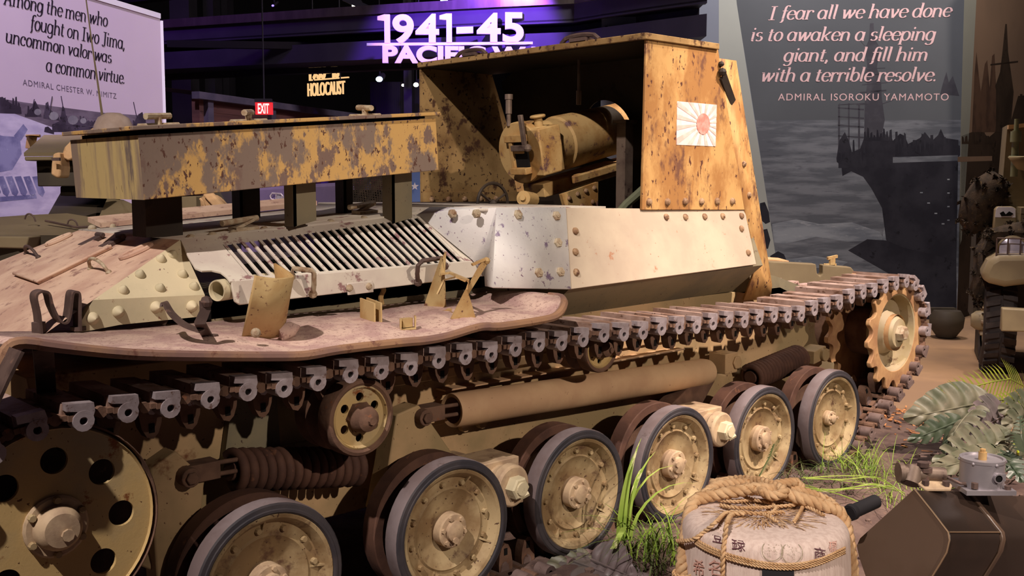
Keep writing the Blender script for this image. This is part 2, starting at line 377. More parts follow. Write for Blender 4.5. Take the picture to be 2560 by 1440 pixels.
# exhaust pipe
b = MB(); ec = ony(541,727,.40); ad = V((-1,-.35,-.02)).normalized()
b.lathe([(.027,-.30),(.030,-.001),(.034,0),(.035,-.004),(.035,-.30)], ec, ad, 24); b.lathe([(.0001,-.12),(.03,-.12)], ec, ad, 24, 1)
b.build('exhaust_pipe', [M['cream'], M['rusty']], TK)
# ---- casemate side plates
b = MB(); cA, cB, cC, cD, cE, cF = ony(1075,521,.60), ony(1412,519,.32), ony(1425,723,.22), ony(1215,702,.32), ony(1181,650,.37), ony(1046,538,.59)
kn = V((0,-.32,.1)).normalized(); kp = lambda px, py: onp(px, py, (2.56,.215,1.13), kn)
k0, k1 = kp(1240,520), kp(1232,719)
b.add([cA, k0, kp(1412,519), kp(1425,723), k1, ony(1216,716,.31), ony(1214,692,.34), cE, cF], [(1,4,3,2),(0,8,1),(8,7,1),(7,6,1),(6,5,4,1)])
P1 = b.build('casemate_plate', M['plate_blue'], TK, solid=.012, sm=50)
b = MB(); b.poly([kp(1412,519), kp(1862,524), kp(1891,661), kp(1425,723)], -kn*.014)
P2 = b.build('casemate_plate', M['plate_pale'], TK, bev=.002)
studs('hex_bolt', P1, [(kp(*q), kn) for q in ((1388,541),(1292,538),(1392,608),(1344,683),(1398,681))], scale=1.05)
studs('hex_bolt', P1, [(onp(q, 536, cA, (k0-cA).cross(cF-cA))+V((0,-.004,.002)), kn) for q in (1128, 1188)], scale=.9)
studs('rust_rivet', P2, [(kp(*q), kn) for q in ((1665,543),(1713,543),(1761,542),(1806,541),(1853,540),(1853,572),(1870,632),(1438,578),(1438,630),(1440,681))])
# ---- gun shield
ys = .30; b = MB(); b.poly([ony(1617,85,ys), ony(1796,124,ys), ony(1800,150,ys), ony(1862,525,ys), ony(1605,525,ys)], (0,.014,0))
S1 = b.build('shield_side', M['shield'], TK, bev=.003)
b = MB(); b.add([ony(1795,146,.304), ony(1838,152,.325), ony(1928,712,.325), ony(1924,748,.34), ony(1858,750,.34), ony(1891,662,.304), ony(1860,525,.304)],
                [(0,6,5,2,1),(5,4,3,2)]); S2 = b.build('shield_cheek', M['shield'], TK, solid=.012, sm=60)
studs('rust_rivet', S1, [(ony(*q, ys), ox) for q in ((1622,505),(1668,505),(1712,504),(1753,504),(1792,503),(1830,503))], scale=1.1)
studs('rust_rivet', S2, [(ony(1859,410,.306), ox), (ony(1872,488,.306), ox)])
b = MB(); b.beam(ony(1807,190,.29), ony(1831,258,.31), .05, .012, up=(0,1,0)); b.ball(ony(1806,180,.28), .02, 8); b.ball(ony(1803,160,.29), .014, 8); b.build('vision_flap', M['dark_inner'], S2)
# painted flag
q00, q10, q11, q01 = [ony(*q, ys-.0015) for q in ((1691,362),(1789,366),(1792,262),(1693,253))]
def uv(u, v, d=0): return q00.lerp(q10, u).lerp(q01.lerp(q11, u), v)+V((0,-d,0))
b = MB(); b.poly([uv(0,0),uv(1,0),uv(1,1),uv(0,1)], (0,.0012,0)); cu, cv = .655, .52
def edge(a):
    c, s = math.cos(a), math.sin(a); t = min([(1-cu)/c if c > 1e-6 else 9, -cu/c if c < -1e-6 else 9, (1-cv)/s if s > 1e-6 else 9, -cv/s if s < -1e-6 else 9])
    return uv(cu+c*t, cv+s*t, .0012)
for i in range(16):
    a = 2*PI*(i+.5)/16; dl = PI/38; b.flat([uv(cu,cv,.0012), edge(a-dl), edge(a), edge(a+dl)], 1)
b.flat([uv(cu+.17*math.cos(2*PI*i/28), cv+.25*math.sin(2*PI*i/28), .0024) for i in range(28)], 2)
b.build('painted_flag', [M['flag_white'], M['flag_red'], M['flag_disc']], S1, fixn=False)
# roof, far side, front plate with the barrel port
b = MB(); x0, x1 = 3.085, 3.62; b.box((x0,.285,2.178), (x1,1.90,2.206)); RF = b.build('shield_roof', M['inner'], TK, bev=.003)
b = MB(); b.box((x0+.02,.316,2.1745),(x1-.02,1.87,2.1775)); b.build('roof_lining', M['dark_inner'], RF)  # near-black sheet that paints the shade under the roof
for q in ((1170,146),(1442,106)):
    c = onx(*q, x0-.005); c.z = 2.206; b = MB(); b.tube(arch(c+V((.02,.12,0)), c+V((.02,-.12,0)), (0,0,.03), 9, .35), .011, 6); b.poly([c+V((0,-.05,0)),c+V((.06,-.05,0)),c+V((.06,.05,0)),c+V((0,.05,0))], (0,0,.016))
    b.build('roof_cleat', M['iron'], RF)
b = MB(); b.poly([(3.10,1.885,1.40),(3.10,1.885,2.18),(3.62,1.885,2.18),(3.95,1.885,1.40)], (0,.014,0)); b.box((3.1,1.872,1.42),(3.9,1.885,1.50))
FS = b.build('shield_far_side', M['inner'], TK)
studs('rust_rivet', FS, [(V((x,1.872,1.46)), ox) for x in (3.16,3.28,3.4,3.52,3.64)])
gdir = V((.98,0,.199)).normalized(); gb = V((3.075,1.07,1.70))
fp0 = V((3.62,0,2.18)); fd = V((.33,0,-1.06)).normalized()
tt = ((fp0-gb).dot(V((fd.z,0,-fd.x))))/gdir.dot(V((fd.z,0,-fd.x))); hc = gb+gdir*tt; hr = .165
b = MB(); ring = []; outr = []
for i in range(48):
    a = 2*PI*i/48; ring.append(hc+V((0,1,0))*hr*math.cos(a)+fd*hr*math.sin(a))
    c, s = math.cos(a), math.sin(a); k = min(.752/abs(c) if abs(c) > 1e-6 else 9, ((hc-fp0).dot(fd))/-s if s < -1e-6 else 9, .62/s if s > 1e-6 else 9)
    outr.append(hc+V((0,1,0))*k*c+fd*k*s)
th = V((.012,0,.004))
b.add(ring+outr+[v+th for v in ring]+[v+th for v in outr], [f for i in range(48) for f in ((i,(i+1)%48,48+(i+1)%48,48+i),(96+i,144+i,144+(i+1)%48,96+(i+1)%48),(i,96+i,96+(i+1)%48,(i+1)%48))])
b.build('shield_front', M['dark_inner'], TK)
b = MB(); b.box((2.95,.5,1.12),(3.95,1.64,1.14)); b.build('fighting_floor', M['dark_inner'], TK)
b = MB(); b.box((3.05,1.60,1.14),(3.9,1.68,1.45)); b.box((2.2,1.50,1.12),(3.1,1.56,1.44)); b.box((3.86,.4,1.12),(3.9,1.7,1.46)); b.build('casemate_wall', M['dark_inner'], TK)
# ---- howitzer
b = MB(); ln = lambda t: gb+gdir*t
b.lathe([(.0001,0),(.148,0),(.153,.006),(.153,.045),(.146,.05),(.146,.10),(.128,.105),(.130,.26),(.140,.27),(.140,.30),(.136,.46),(.134,.60),(.132,.85),(.128,1.0),(.110,1.55),(.118,1.56),(.118,1.62),(.08,1.62),(.07,1.3)], gb, gdir, 48)
GUN = b.build('howitzer', M['gun'], TK)
bn = -gdir; bu = V((.199,0,-.98))*-1; by = V((0,1,0))
fc = lambda y, z, d: gb+by*y+bu*z+bn*d
b = MB(); b.obox(fc(-.02,-.0,.004), by*.045, bu*.075, gdir*.006); b.build('breech_opening', M['black'], GUN)  # black slab on the face in place of the shade inside the opening
b = MB(); b.obox(fc(-.015,-.085,.02), by*.055, bu*.016, gdir*.022); b.obox(fc(.035,-.0,.012), by*.012, bu*.08, gdir*.012); b.obox(fc(-.01,.02,.01), by*.035, bu*.02, gdir*.01)
b.obox(fc(.0,.075,.014), by*.07, bu*.018, gdir*.014); b.build('breech_block', M['gun'], GUN, bev=.003)
b = MB(); b.obox(fc(-.095,-.0,-.075), by*.058, bu*.115, gdir*.075); b.cyl(fc(-.10,.10,-.06), fc(-.10,.16,-.06), .022, 12); b.cyl(fc(-.10,.16,-.06), fc(-.10,.175,-.06), .04, 12); b.cyl(fc(-.10,.105,-.06), fc(-.10,.12,-.06), .042, 14)
b.build('breech_hinge', M['gun'], GUN, bev=.012)
b = MB(); b.obox(fc(-.075,.115,.03), by*.013, bu*.075, gdir*.008); b.obox(fc(-.05,.03,.035), by*.06, bu*.014, gdir*.012); b.ball(fc(-.1,.03,.035), .02, 10); b.build('breech_lever', M['gunmetal'], GUN, bev=.003)
b = MB(); b.obox(fc(0,-.20,-.42), by*.075, bu*.035, gdir*.36); b.obox(fc(-.09,-.185,-.55), by*.014, bu*.02, gdir*.30); b.build('recoil_cradle', M['gun'], GUN, bev=.006)
b = MB(); b.poly([V((3.16,.86,1.50)),V((3.42,.86,1.56)),V((3.42,.86,1.30)),V((3.30,.86,1.22)),V((3.24,.86,1.30))], (0,.02,0)); TR = b.build('carriage_plate', M['gun'], GUN)
studs('rust_rivet', TR, [(V((x,.86,z)), ox) for x, z in ((3.21,1.48),(3.27,1.50),(3.33,1.515),(3.39,1.53),(3.3,1.44),(3.36,1.40),(3.27,1.38),(3.38,1.46))], scale=.8)
b = MB(); b.tube([V((3.38,.72,1.38)),V((3.45,.70,1.45)),V((3.62,.62,1.60)),V((3.70,.6,1.72))], [.02,.022,.026,.03], 8); b.tube([V((3.60,.62,1.40)),V((3.68,.6,1.54)),V((3.70,.6,1.7))], .02, 8); b.build('carriage_arm', M['green_gray'], GUN)
b = MB(); b.box((3.60,.84,1.2),(3.66,.90,1.86)); b.box((3.585,.825,1.86),(3.675,.915,1.875)); b.build('support_post', M['gunmetal'], GUN)
b = MB(); hw_ = ony(1232,508,1.0); b.tube([hw_+V((.095*math.cos(a*PI/12),.0,.095*math.sin(a*PI/12))) for a in range(24)], .008, 6, closed=True)
for k in range(3): b.cyl(hw_, hw_+V((.095*math.cos(2*PI*k/3+.5),0,.095*math.sin(2*PI*k/3+.5))), .006, 6)
b.ball(hw_, .02, 8); b.build('hand_wheel', M['dark_inner'], GUN)
b = MB(); hc2 = ony(1320,500,.95); b.cyl(hc2+V((-.05,-.02,.01)), hc2+V((.05,.02,0)), .036, 14); b.cyl(hc2+V((-.06,-.025,.012)), hc2+V((.0,0,0)), .014, 10); b.build('elevating_gear', M['gun'], GUN)
b = MB(); s0 = ony(1272,300,1.12); b.cyl(s0+V((0,0,-.03)), s0+V((0,0,.11)), .011, 10); b.cyl(s0+V((0,0,.03)), s0+V((0,0,.10)), .016, 10); b.cyl(s0+V((0,0,.10)), s0+V((0,0,.125)), .02, 10); b.build('sight_post', M['gunmetal'], GUN)
b = MB(); b.cyl((3.42,1.0,2.18), (3.42,1.0,2.02), .008, 6); b.cyl((3.42,1.0,2.02), (3.42,1.0,1.95), .013, 8); b.build('travel_hook', M['gunmetal'], GUN)
# ---- ammunition box on posts
yb = .45; n0, n1, n2, n3 = ony(345,338,yb), ony(360,500,yb), ony(1097,425,yb), ony(1090,296,yb); dy = V((0,.56,0))
b = MB(); b.add([n0,n1,n2,n3]+[v+dy for v in (n0,n1,n2,n3)], [(0,1,2,3),(7,6,5,4),(1,5,6,2),(3,2,6,7)]); b.add([n0,n1,n1+dy,n0+dy], [(3,2,1,0)], 1)
BX = b.build('ammunition_box', [M['box'], M['box_end']], TK, bev=.002, sm=20)
b = MB(); up = V((-.075,0,1)).normalized(); l0, l3 = n0+V((-.02,-.012,0))+up*.014, n3+V((.015,-.012,0))+up*.012
b.poly([l0, l3, l3+dy+V((0,.03,0)), l0+dy+V((0,.03,0))], up*.013); LID = b.build('lid', M['box'], BX, bev=.002)
b = MB(); b.poly([n0+V((.03,.03,0)), n3+V((-.03,.03,0)), n3+dy+V((-.03,-.03,0)), n0+dy+V((.03,-.03,0))], up*.015); b.build('seal', M['black'], BX)  # black slab stands in for the shade in the gap under the lid
for px, py, L_, a in ((397,318,.055,.4),(622,302,.075,.9),(913,284,.05,1.5)):
    c = onp(px, py, l0+up*.013, V((-.075,0,1))) if False else ony(px, py, .62); c = V((c.x, .62, 0)); c.z = (l0+up*.014).z+(c.x-l0.x)*(l3.z-l0.z)/(l3.x-l0.x)
    b = MB(); b.cyl(c, c+up*.026, .012, 8); dv = V((math.cos(a),math.sin(a),.07))*L_; b.cyl(c+up*.03-dv, c+up*.03+dv, .011, 8); b.cyl(c-V((.07,0,.005)), c+V((.07,0,.005)), .008, 6); b.build('lid_cleat', M['bolt'], LID)
for (pa, pb, y, mt) in ((736,790,.56,'overhang'),(983,1030,.56,'overhang'),(602,650,.95,'dark_inner'),(862,882,.95,'dark_inner')):
    a_ = ony(pa, 500, y); c_ = ony(pb, 500, y); zt = n1.z+(a_.x-n1.x)*(n2.z-n1.z)/(n2.x-n1.x)+.01
    b = MB(); b.poly([V((a_.x,y,1.40)),V((c_.x,y,1.42)),V((c_.x,y,zt)),V((a_.x,y,zt))], (0,.008,0)); b.poly([V((a_.x,y,1.40)),V((a_.x,y,zt)),V((a_.x+.008,y,zt)),V((a_.x+.008,y,1.40))], (0,.07,0)); b.build('post', M[mt], BX)
b = MB(); a_ = ony(364,540,.75); c_ = ony(456,540,.75); b.box((a_.x,.75,1.37),(c_.x,.86,1.515)); b.build('rear_support', M['dark_inner'], BX)
# ---- fender with a rolled lip
lip = [(2,960),(4,900),(20,862),(60,850),(150,862),(330,880),(520,885),(700,886),(770,883),(850,869),(1000,852),(1060,847),(1120,836),(1200,813),(1250,812),(1360,795),(1395,782),(1410,757),(1402,740),(1372,736)]
ly = [-.05]*17+[-.03,.06,.12]
lw = spl([ony(px, py, y) for (px, py), y in zip(lip, ly)], 3)
b = MB(); fw_ = lw[6:]; inner = []
for i, q in enumerate(fw_):
    zi = 1.10+max(0, (q.z-1.09))*.4; inner.append(V((min(q.x, 2.62), .50, zi)))
mid = [V((q.x+.0*(r_.x-q.x), q.y+.32*(r_.y-q.y), q.z*.45+r_.z*.55+.010*math.sin(i*.57))) for i, (q, r_) in enumerate(zip(fw_, inner))]
nn = len(fw_); b.add(fw_+mid+inner, [f for i in range(nn-1) for f in ((i,i+1,nn+i+1,nn+i),(nn+i,nn+i+1,2*nn+i+1,2*nn+i))])
FEN = b.build('fender', M['fender'], TK, solid=.008, sm=60)
b = MB(); b.tube([q+V((0,0,-.006)) for q in lw], [.015]*len(lw), 8); b.build('rolled_lip', M['lip'], FEN)
b = MB(); b.strap([V((.335,.0,1.165)),V((.30,.0,1.10)),V((.26,.05,.98))], (0,.3,0), .008); b.strap([V((.42,-.03,1.15)),V((.50,.2,.98)),V((.52,.42,.9))], (.05,0,0), .01); b.build('rear_flap', M['iron'], FEN)
b = MB(); Yf = lambda y: 2.14-y; b.add([V((.34,Yf(-.05),1.15)),V((2.6,Yf(-.05),1.07)),V((2.6,Yf(.5),1.1)),V((.34,Yf(.5),1.1))], [(0,1,2,3)]); b.build('far_fender', M['fender'], TK, solid=.01)
def fz(x, y):  # height of the fender at a place
    i = max(0, min(nn-2, sum(1 for q in fw_[:-12] if q.x < x)-1)); a_, c_ = fw_[i], fw_[min(i+1, nn-12)]
    t = 0 if c_.x == a_.x else max(0, min(1, (x-a_.x)/(c_.x-a_.x))); zo = a_.z+(c_.z-a_.z)*t; zi = 1.10+max(0, zo-1.09)*.4
    zm = zo*.45+zi*.55; t2 = (y+.05)/.55
    return zo+(zm-zo)*t2/.32 if t2 < .32 else zm+(zi-zm)*(t2-.32)/.68
def onf(px, py):
    z = 1.08
    for _ in range(12): p = onz(px, py, z); z = fz(p.x, p.y)
    return V((p.x, p.y, z+.004))
# double U clamp, left
b = MB(); c = onf(140, 832); X = lambda x, z: V((c.x+x, c.y-.02, c.z+z))
u1 = [X(-.055,.0),X(-.058,.06),X(-.065,.11),X(-.052,.125),X(-.03,.12),X(-.02,.08),X(.0,.035),X(.02,.03),X(.03,.06),X(.038,.11),X(.048,.118),X(.058,.108),X(.057,.05),X(.056,0)]
b.strap(spl(u1), (-.0,.055,0), .006); b.cyl(X(-.055,.0), X(-.055,.035), .02, 8); b.cyl(X(.058,0), X(.058,.012), .024, 8); b.build('tool_clamp', M['iron'], FEN)
# strap cradle
b = MB(); p0, p1, p2, p3, p4 = ony(412,757,.24), ony(430,785,.17), ony(462,812,.10), ony(505,828,.06), onf(528,850); p3.z = max(p3.z, fz(p3.x,p3.y)+.012)
b.strap(spl([ony(408,765,.24), p0, p1, p2, p3]), (.03,.03,0), .006); b.build('tool_cradle', M['iron'], FEN); b = MB(); b.strap([onf(520,846), ony(512,810,.0)+V((0,.03,0)), ony(513,776,.03), ony(512,752,.03)], (.028,-.01,0), .009)
b.ball(ony(516,755,.03), .018, 8); b.cyl(onf(528,850)-V((0,0,.005)), onf(528,850)+V((0,0,.012)), .022, 8); b.build('cradle_strap', M['iron'], FEN); b = MB(); q = onf(438,805); b.cyl(q, q+V((0,0,.05)), .014, 8); b.build('cradle_foot', M['iron'], FEN)
# tall curved plate
b = MB(); f0, f1 = onf(606,850), onf(700,845)
path_b = [onf(604,850), onf(630,849), onf(660,849), onf(690,846), onf(708,836), onf(706,825)]
top_b = [ony(637,690,.02), ony(662,694,.01), ony(690,697,.0), ony(716,695,.01), ony(732,688,.05), ony(686,658,.16)]
b.add((pb_ := spl(path_b, 4))+spl(top_b, 4), [(i,i+1,len(pb_)+1+i,len(pb_)+i) for i in range(len(pb_)-1)]); CP_ = b.build('curved_bracket', M['bracket'], FEN, solid=.007, sm=70)
studs('rivet', CP_, [(ony(638,832,.02)+V((0,-.004,0)), (-.3,-1,.1))], scale=.9)
b = MB(); q = onf(725,838); b.lathe([(.03,0),(.024,.05),(.004,.075)], q+V((-.05,-.01,.006)), (1,-.15,.25), 12, cap=True); b.build('bent_spout', M['fender'], CP_)
# small clips
b = MB(); q0, q1 = onf(897,795), onf(960,822); t_ = (q1-q0).normalized(); s_ = V((-t_.y,t_.x,0))
b.obox((q0+q1)/2, t_*.07, s_*.03, V((0,0,.003)))
for k in (-1,1): b.obox((q0+q1)/2+s_*(.012*k)+V((0,0,.038)), t_*.058, s_*.003, V((0,0,.036)))
CL = b.build('tool_clip', M['bracket'], FEN)
b = MB(); q = onf(955,765); b.strap(spl([q, q+V((-.005,0,.03)), q+V((.008,0,.055)), q+V((-.006,0,.08)), q+V((.0,0,.11))]), (.025,.01,0), .006); b.build('spring_clip', M['bracket'], FEN)
b = MB(); q = onf(1020,826); b.strap([q+V((-.03,0,.035)), q+V((-.03,0,.0)), q+V((.03,0,.0)), q+V((.03,0,.04))], (.02,.03,0), .006); b.obox(q+V((0,.01,.02)), V((.02,0,0)), V((0,.01,0)), V((0,0,.015))); b.build('small_clip', M['bracket'], FEN)
# A shaped bracket
b = MB(); g0, g1, g2, g3 = onf(1060,770), onf(1116,775), onf(1160,797), onf(1190,800)
b.poly([g0, g1, ony(1112,680,g1.y-.0), ony(1104,640,g1.y), ony(1096,670,g0.y+.02)], (.004,.008,0))
b.poly([ony(1110,640,g1.y+.005), ony(1116,630,g1.y+.005), ony(1112,690,g1.y), ony(1100,690,g1.y)], (.004,.012,0))
b.poly([onf(1128,800), g3, ony(1172,735,g3.y), ony(1222,655,g3.y+.03), ony(1208,650,g3.y+.03), ony(1160,735,g3.y)], (.004,.010,0))
b.strap([g0, onf(1095,778), onf(1125,782)+V((0,0,.006)), onf(1150,795)], (.05,.05,0), .006)
b.strap([ony(1104,684,g1.y), ony(1125,682,g1.y), ony(1172,702,g3.y), ony(1168,722,g3.y)], (.03,.03,0), .007)
b.strap([ony(1094,735,g1.y-.02), ony(1110,700,g1.y-.02), ony(1140,692,g2.y), ony(1165,703,g3.y)], (.015,.012,0), .006)
b.ball(ony(1216,652,g3.y+.03), .014, 8); b.beam(ony(1180,662,g3.y+.05), ony(1212,648,g3.y+.03), .02, .008); b.build('jack_bracket', M['bracket'], FEN)
# wing nut clamp and rust lump
b = MB(); q = onf(1245,730); b.strap([q, q+V((-.005,0,.06)), q+V((.0,.01,.085))], (.03,.02,0), .008); q2 = onf(1292,745); b.strap([q2, q2+V((-.025,.02,.01)), ony(1268,690,q.y-.03), ony(1245,686,q.y)], (.03,.03,0), .008); b.ball(ony(1262,690,q.y), .018, 8); b.ball(ony(1270,715,q.y-.02), .014, 8); b.build('wing_clamp', M['iron'], FEN)
b = MB(); q = onf(1356,768)
for k in range(7): b.ball(q+V((rnd.uniform(-.03,.03), rnd.uniform(-.03,.03), .004)), rnd.uniform(.008,.016), 6)
b.build('broken_stud', M['bracket'], FEN)
# front hooks on the glacis
for q in ((1932,703),(1975,710),(2010,716)):
    c = ony(*q, .75); b = MB(); b.strap([c+V((-.06,0,-.04)), c+V((-.05,0,.01)), c+V((.05,0,.01)), c+V((.07,0,-.05))], (0,.05,0), .016); b.cyl(c+V((0,-.03,-.03)), c+V((0,.03,-.03)), .014, 8); b.build('tow_hook', M['fender'], HULL)
b = MB(); b.poly([V((4.0,.42,1.0)),V((4.0,.42,1.12)),V((4.35,.42,1.06)),V((4.75,.42,.95)),V((4.8,.42,.86))], (0,1.3,0)); b.build('glacis', M['overhang'], TK)
# ================================================================== running gear
AX = (0,-1,0)   # wheel axes point out of the near side
def wheel_mesh(parent, c):
    b = MB(); c = V(c)
    # profile: radius, height along the axis (0 = outer rim plane)
    b.lathe([(.217,-.066),(.217,-.004),(.213,.0),(.203,-.004),(.188,-.022),(.182,-.034),(.150,-.036),(.143,-.03),(.137,-.034),(.128,-.040),(.095,-.048),(.072,-.052),(.06,-.052),(.0001,-.052)], c, AX, 56)
    return b.build('road_wheel', M['wheel'], parent, org=c, sm=28)
def tyre_mesh(parent, c):
    b = MB(); c = V(c)
    b.lathe([(.216,-.002),(.222,.004),(.229,.004),(.232,.0015),(.244,.0005),(.249,-.004)], c, AX, 56)
    b.lathe([(.249,-.004),(.2515,-.012),(.2515,-.058),(.248,-.066)], c, AX, 56, 1); b.lathe([(.248,-.066),(.216,-.068)], c, AX, 56)
    return b.build('tyre', [M['tyre'], M['tread']], parent, org=c, sm=30)
XW = [1.05642, 1.76577, 2.40132, 3.0041, 3.65962, 4.28467]; ZW = .36
W0 = V((XW[0], 0, ZW)); wl = wheel_mesh(TK, W0); tyre_mesh(wl, W0)
b = MB(); b.lathe([(.0001,.003),(.012,.003),(.013,-.002)], W0, AX, 8)
b.lathe([(.0001,.012),(.02,.011),(.034,.006),(.037,-.006),(.056,-.007),(.061,-.011),(.061,-.07)], W0, AX, 32)
for k in range(6):
    a = 2*PI*k/6+.3; b.lathe([(.0001,.001),(.008,.001),(.009,-.008)], W0+V((.048*math.cos(a),0,.048*math.sin(a))), AX, 6)
b.cyl(W0+V((.006,-.010,-.028)), W0+V((.006,-.018,-.028)), .012, 8)
b.build('hub_cap', M['hub'], wl, org=W0, sm=30)
studs('wheel_bolt', wl, [(W0+V((.166*math.cos(2*PI*(k+.3)/12), .034, .166*math.sin(2*PI*(k+.3)/12))), AX) for k in range(12)])
for k in range(4):
    a = 2*PI*k/4+.04; u = V((math.cos(a),0,math.sin(a))); b = MB(); b.poly([W0+u*.150+V((0,.036,0)), W0+u*.199+V((0,.012,0)), W0+u*.190+V((0,.034,0))], V((-u.z,0,u.x))*.007); b.build('rim_rib', M['wheel'], wl)
for i, x in enumerate(XW[1:]):
    c = dup(wl, TK, (x, 0, ZW))
    if i == 4:
        for ch in c.children:
            if ch.name.startswith('hub_cap'): ch.scale = (.62, 1, .62); ch.location.y += .012
    c.rotation_euler = (0, (.5, -.9, 2.2, .8, -1.7)[i], 0)
# inner wheels
b = MB(); c = V((XW[0], .125, ZW)); b.lathe([(.251,-.066),(.2515,-.004),(.248,.0),(.217,.002)], c, AX, 48, 1); b.lathe([(.217,.002),(.205,-.01),(.18,-.03),(.07,-.04),(.06,.05),(.0001,.05)], c, AX, 48)
b.lathe([(.2,-.06),(.251,-.066)], c, AX, 48)
wi = b.build('inner_road_wheel', [M['rusty'], M['spring']], TK, org=c)
for x in XW[1:]: dup(wi, TK, (x, .125, ZW))
# idler
IC = V((.44522, 0, .68)); b = MB(); nh = 8
ri, ro = .165, .262; ho = .037
def holed_disc(b, c, rc, hr, n_h, r_in, r_out, y0, y1, ph=0.0, seg=12):
    """flat annulus with round holes, faces at both sides"""
    for side, y in ((0, y0), (1, y1)):
        for k in range(n_h):
            a0 = 2*PI*(k-.5)/n_h+ph; a1 = 2*PI*(k+.5)/n_h+ph; am = (a0+a1)/2
            hc_ = V((rc*math.cos(am), 0, rc*math.sin(am))); pts_o = []; pts_i = []
            cor = [V((r_*math.cos(aa_),0,r_*math.sin(aa_)))-hc_ for r_ in (r_in+1e-4, r_out-1e-4) for aa_ in (a0+1e-4, a1-1e-4)]
            dirs = sorted([2*PI*j/36-PI for j in range(36)]+[math.atan2(q.z, q.x) for q in cor]); ks = len(dirs)
            for t in dirs:
                u = V((math.cos(t), 0, math.sin(t))); pts_i.append(c+hc_+u*hr+V((0,y,0)))
                # march outward to the sector border
                lo, hi = hr, 1.0
                for _ in range(26):
                    md = (lo+hi)/2; q = hc_+u*md; rr = math.hypot(q.x, q.z); aa = math.atan2(q.z, q.x)
                    da = (aa-am+PI) % (2*PI)-PI
                    if rr > r_out or rr < r_in or abs(da) > PI/n_h: hi = md
                    else: lo = md
                pts_o.append(c+hc_+u*lo+V((0,y,0)))
            b.add(pts_i+pts_o, [(j,(j+1)%ks,ks+(j+1)%ks,ks+j) for j in range(ks)])
    for k in range(n_h):
        am = 2*PI*k/n_h+ph; hc_ = c+V((rc*math.cos(am),0,rc*math.sin(am))); b.lathe([(hr,-y0),(hr,-y1)], hc_, AX, 28)
holed_disc(b, IC, .171, .0345, 8, .08, .251, .012, .024, ph=-.02)
b.lathe([(.251,-.012),(.255,-.004),(.258,-.012),(.262,-.03)], IC, AX, 64); b.lathe([(.0001,-.012),(.082,-.012)], IC, AX, 32)
ID = b.build('idler_wheel', M['idler'], TK, org=IC, sm=25)
b = MB(); b.lathe([(.262,-.03),(.266,.0),(.269,-.003),(.271,-.07),(.265,-.08)], IC, AX, 64); b.build('idler_rim', M['rusty'], ID, org=IC)
b = MB(); b.lathe([(.0001,.042),(.044,.038),(.056,.024),(.062,-.012)], IC, AX, 32); b.lathe([(.0001,-.002),(.076,-.002),(.082,-.006),(.082,-.012)], IC, AX, 24); b.cyl(IC+V((.01,-.04,-.012)), IC+V((.01,-.05,-.012)), .016, 8)
b.build('idler_hub', M['hub'], ID, org=IC)
studs('wheel_bolt', ID, [(IC+V((0.071*math.cos(2*PI*k/6+.5), .002, 0.071*math.sin(2*PI*k/6+.5))), AX) for k in range(6)])
b = MB(); c2 = IC+V((0,.14,0)); b.lathe([(.269,-.07),(.269,0),(.25,-.01),(.08,-.02),(.05,.12),(.0001,.12)], c2, AX, 48); b.build('inner_idler_wheel', M['iron'], TK, org=c2)
# sprocket
SC = V((4.90259, 0, .74464)); NT_ = 16; phs = .12
def gear_outline(rb, rt, n, ph):
    pts = []
    for k in range(n):
        a0 = 2*PI*k/n+ph
        for da, r in ((-.5,rb-.004),(-.36,rb),(-.25,rb+.015),(-.20,rt-.02),(-.13,rt-.004),(0,rt),(.13,rt-.004),(.20,rt-.02),(.25,rb+.015),(.36,rb)):
            a = a0+da*2*PI/n; pts.append((r*math.cos(a), r*math.sin(a)))
    return pts
def gear(c, rin, y0, y1, rb=.268, rt=.313):
    b = MB(); go = gear_outline(rb, rt, NT_, phs); n = len(go); vs = []
    for y in (y0, y1):
        vs += [c+V((x,y,z)) for x, z in go]
        vs += [c+V((rin*math.cos(math.atan2(z,x)),y,rin*math.sin(math.atan2(z,x)))) for x, z in go]
    fs = []
    for i in range(n):
        j = (i+1) % n; fs += [(i,j,n+j,n+i),(2*n+i,3*n+i,3*n+j,2*n+j),(i,2*n+i,2*n+j,j),(n+i,n+j,3*n+j,3*n+i)]
    b.add(vs, fs); return b
b = gear(SC, .212, 0, .026); SP = b.build('drive_sprocket', M['sprocket'], TK, org=SC, sm=40, bev=.004)
b = MB(); b.lathe([(.214,-.002),(.206,-.006),(.200,-.03),(.196,-.075),(.150,-.085),(.125,-.085)], SC, AX, 48); b.lathe([(.125,-.085),(.118,-.06),(.085,.0),(.078,.012),(.0001,.014)], SC, AX, 32)
SD = b.build('sprocket_dish', M['sprocket_in'], SP, org=SC)
b = MB(); b.lathe([(.0001,.052),(.034,.052),(.043,.040),(.046,.01)], SC, AX, 6); b.build('hub_nut', M['bolt'], SP, org=SC, sm=20)
c2 = SC+V((0,.235,0)); b = gear(c2, .12, 0, .024); b.lathe([(.12,0),(.10,.10),(.10,.235)], c2, AX, 24); b.build('inner_sprocket_ring', M['sprocket'], TK, org=c2, sm=40)
b = MB(); b.cyl(SC+V((0,.1,0)), SC+V((0,.5,0)), .14, 24); b.build('final_drive', M['rusty'], TK)
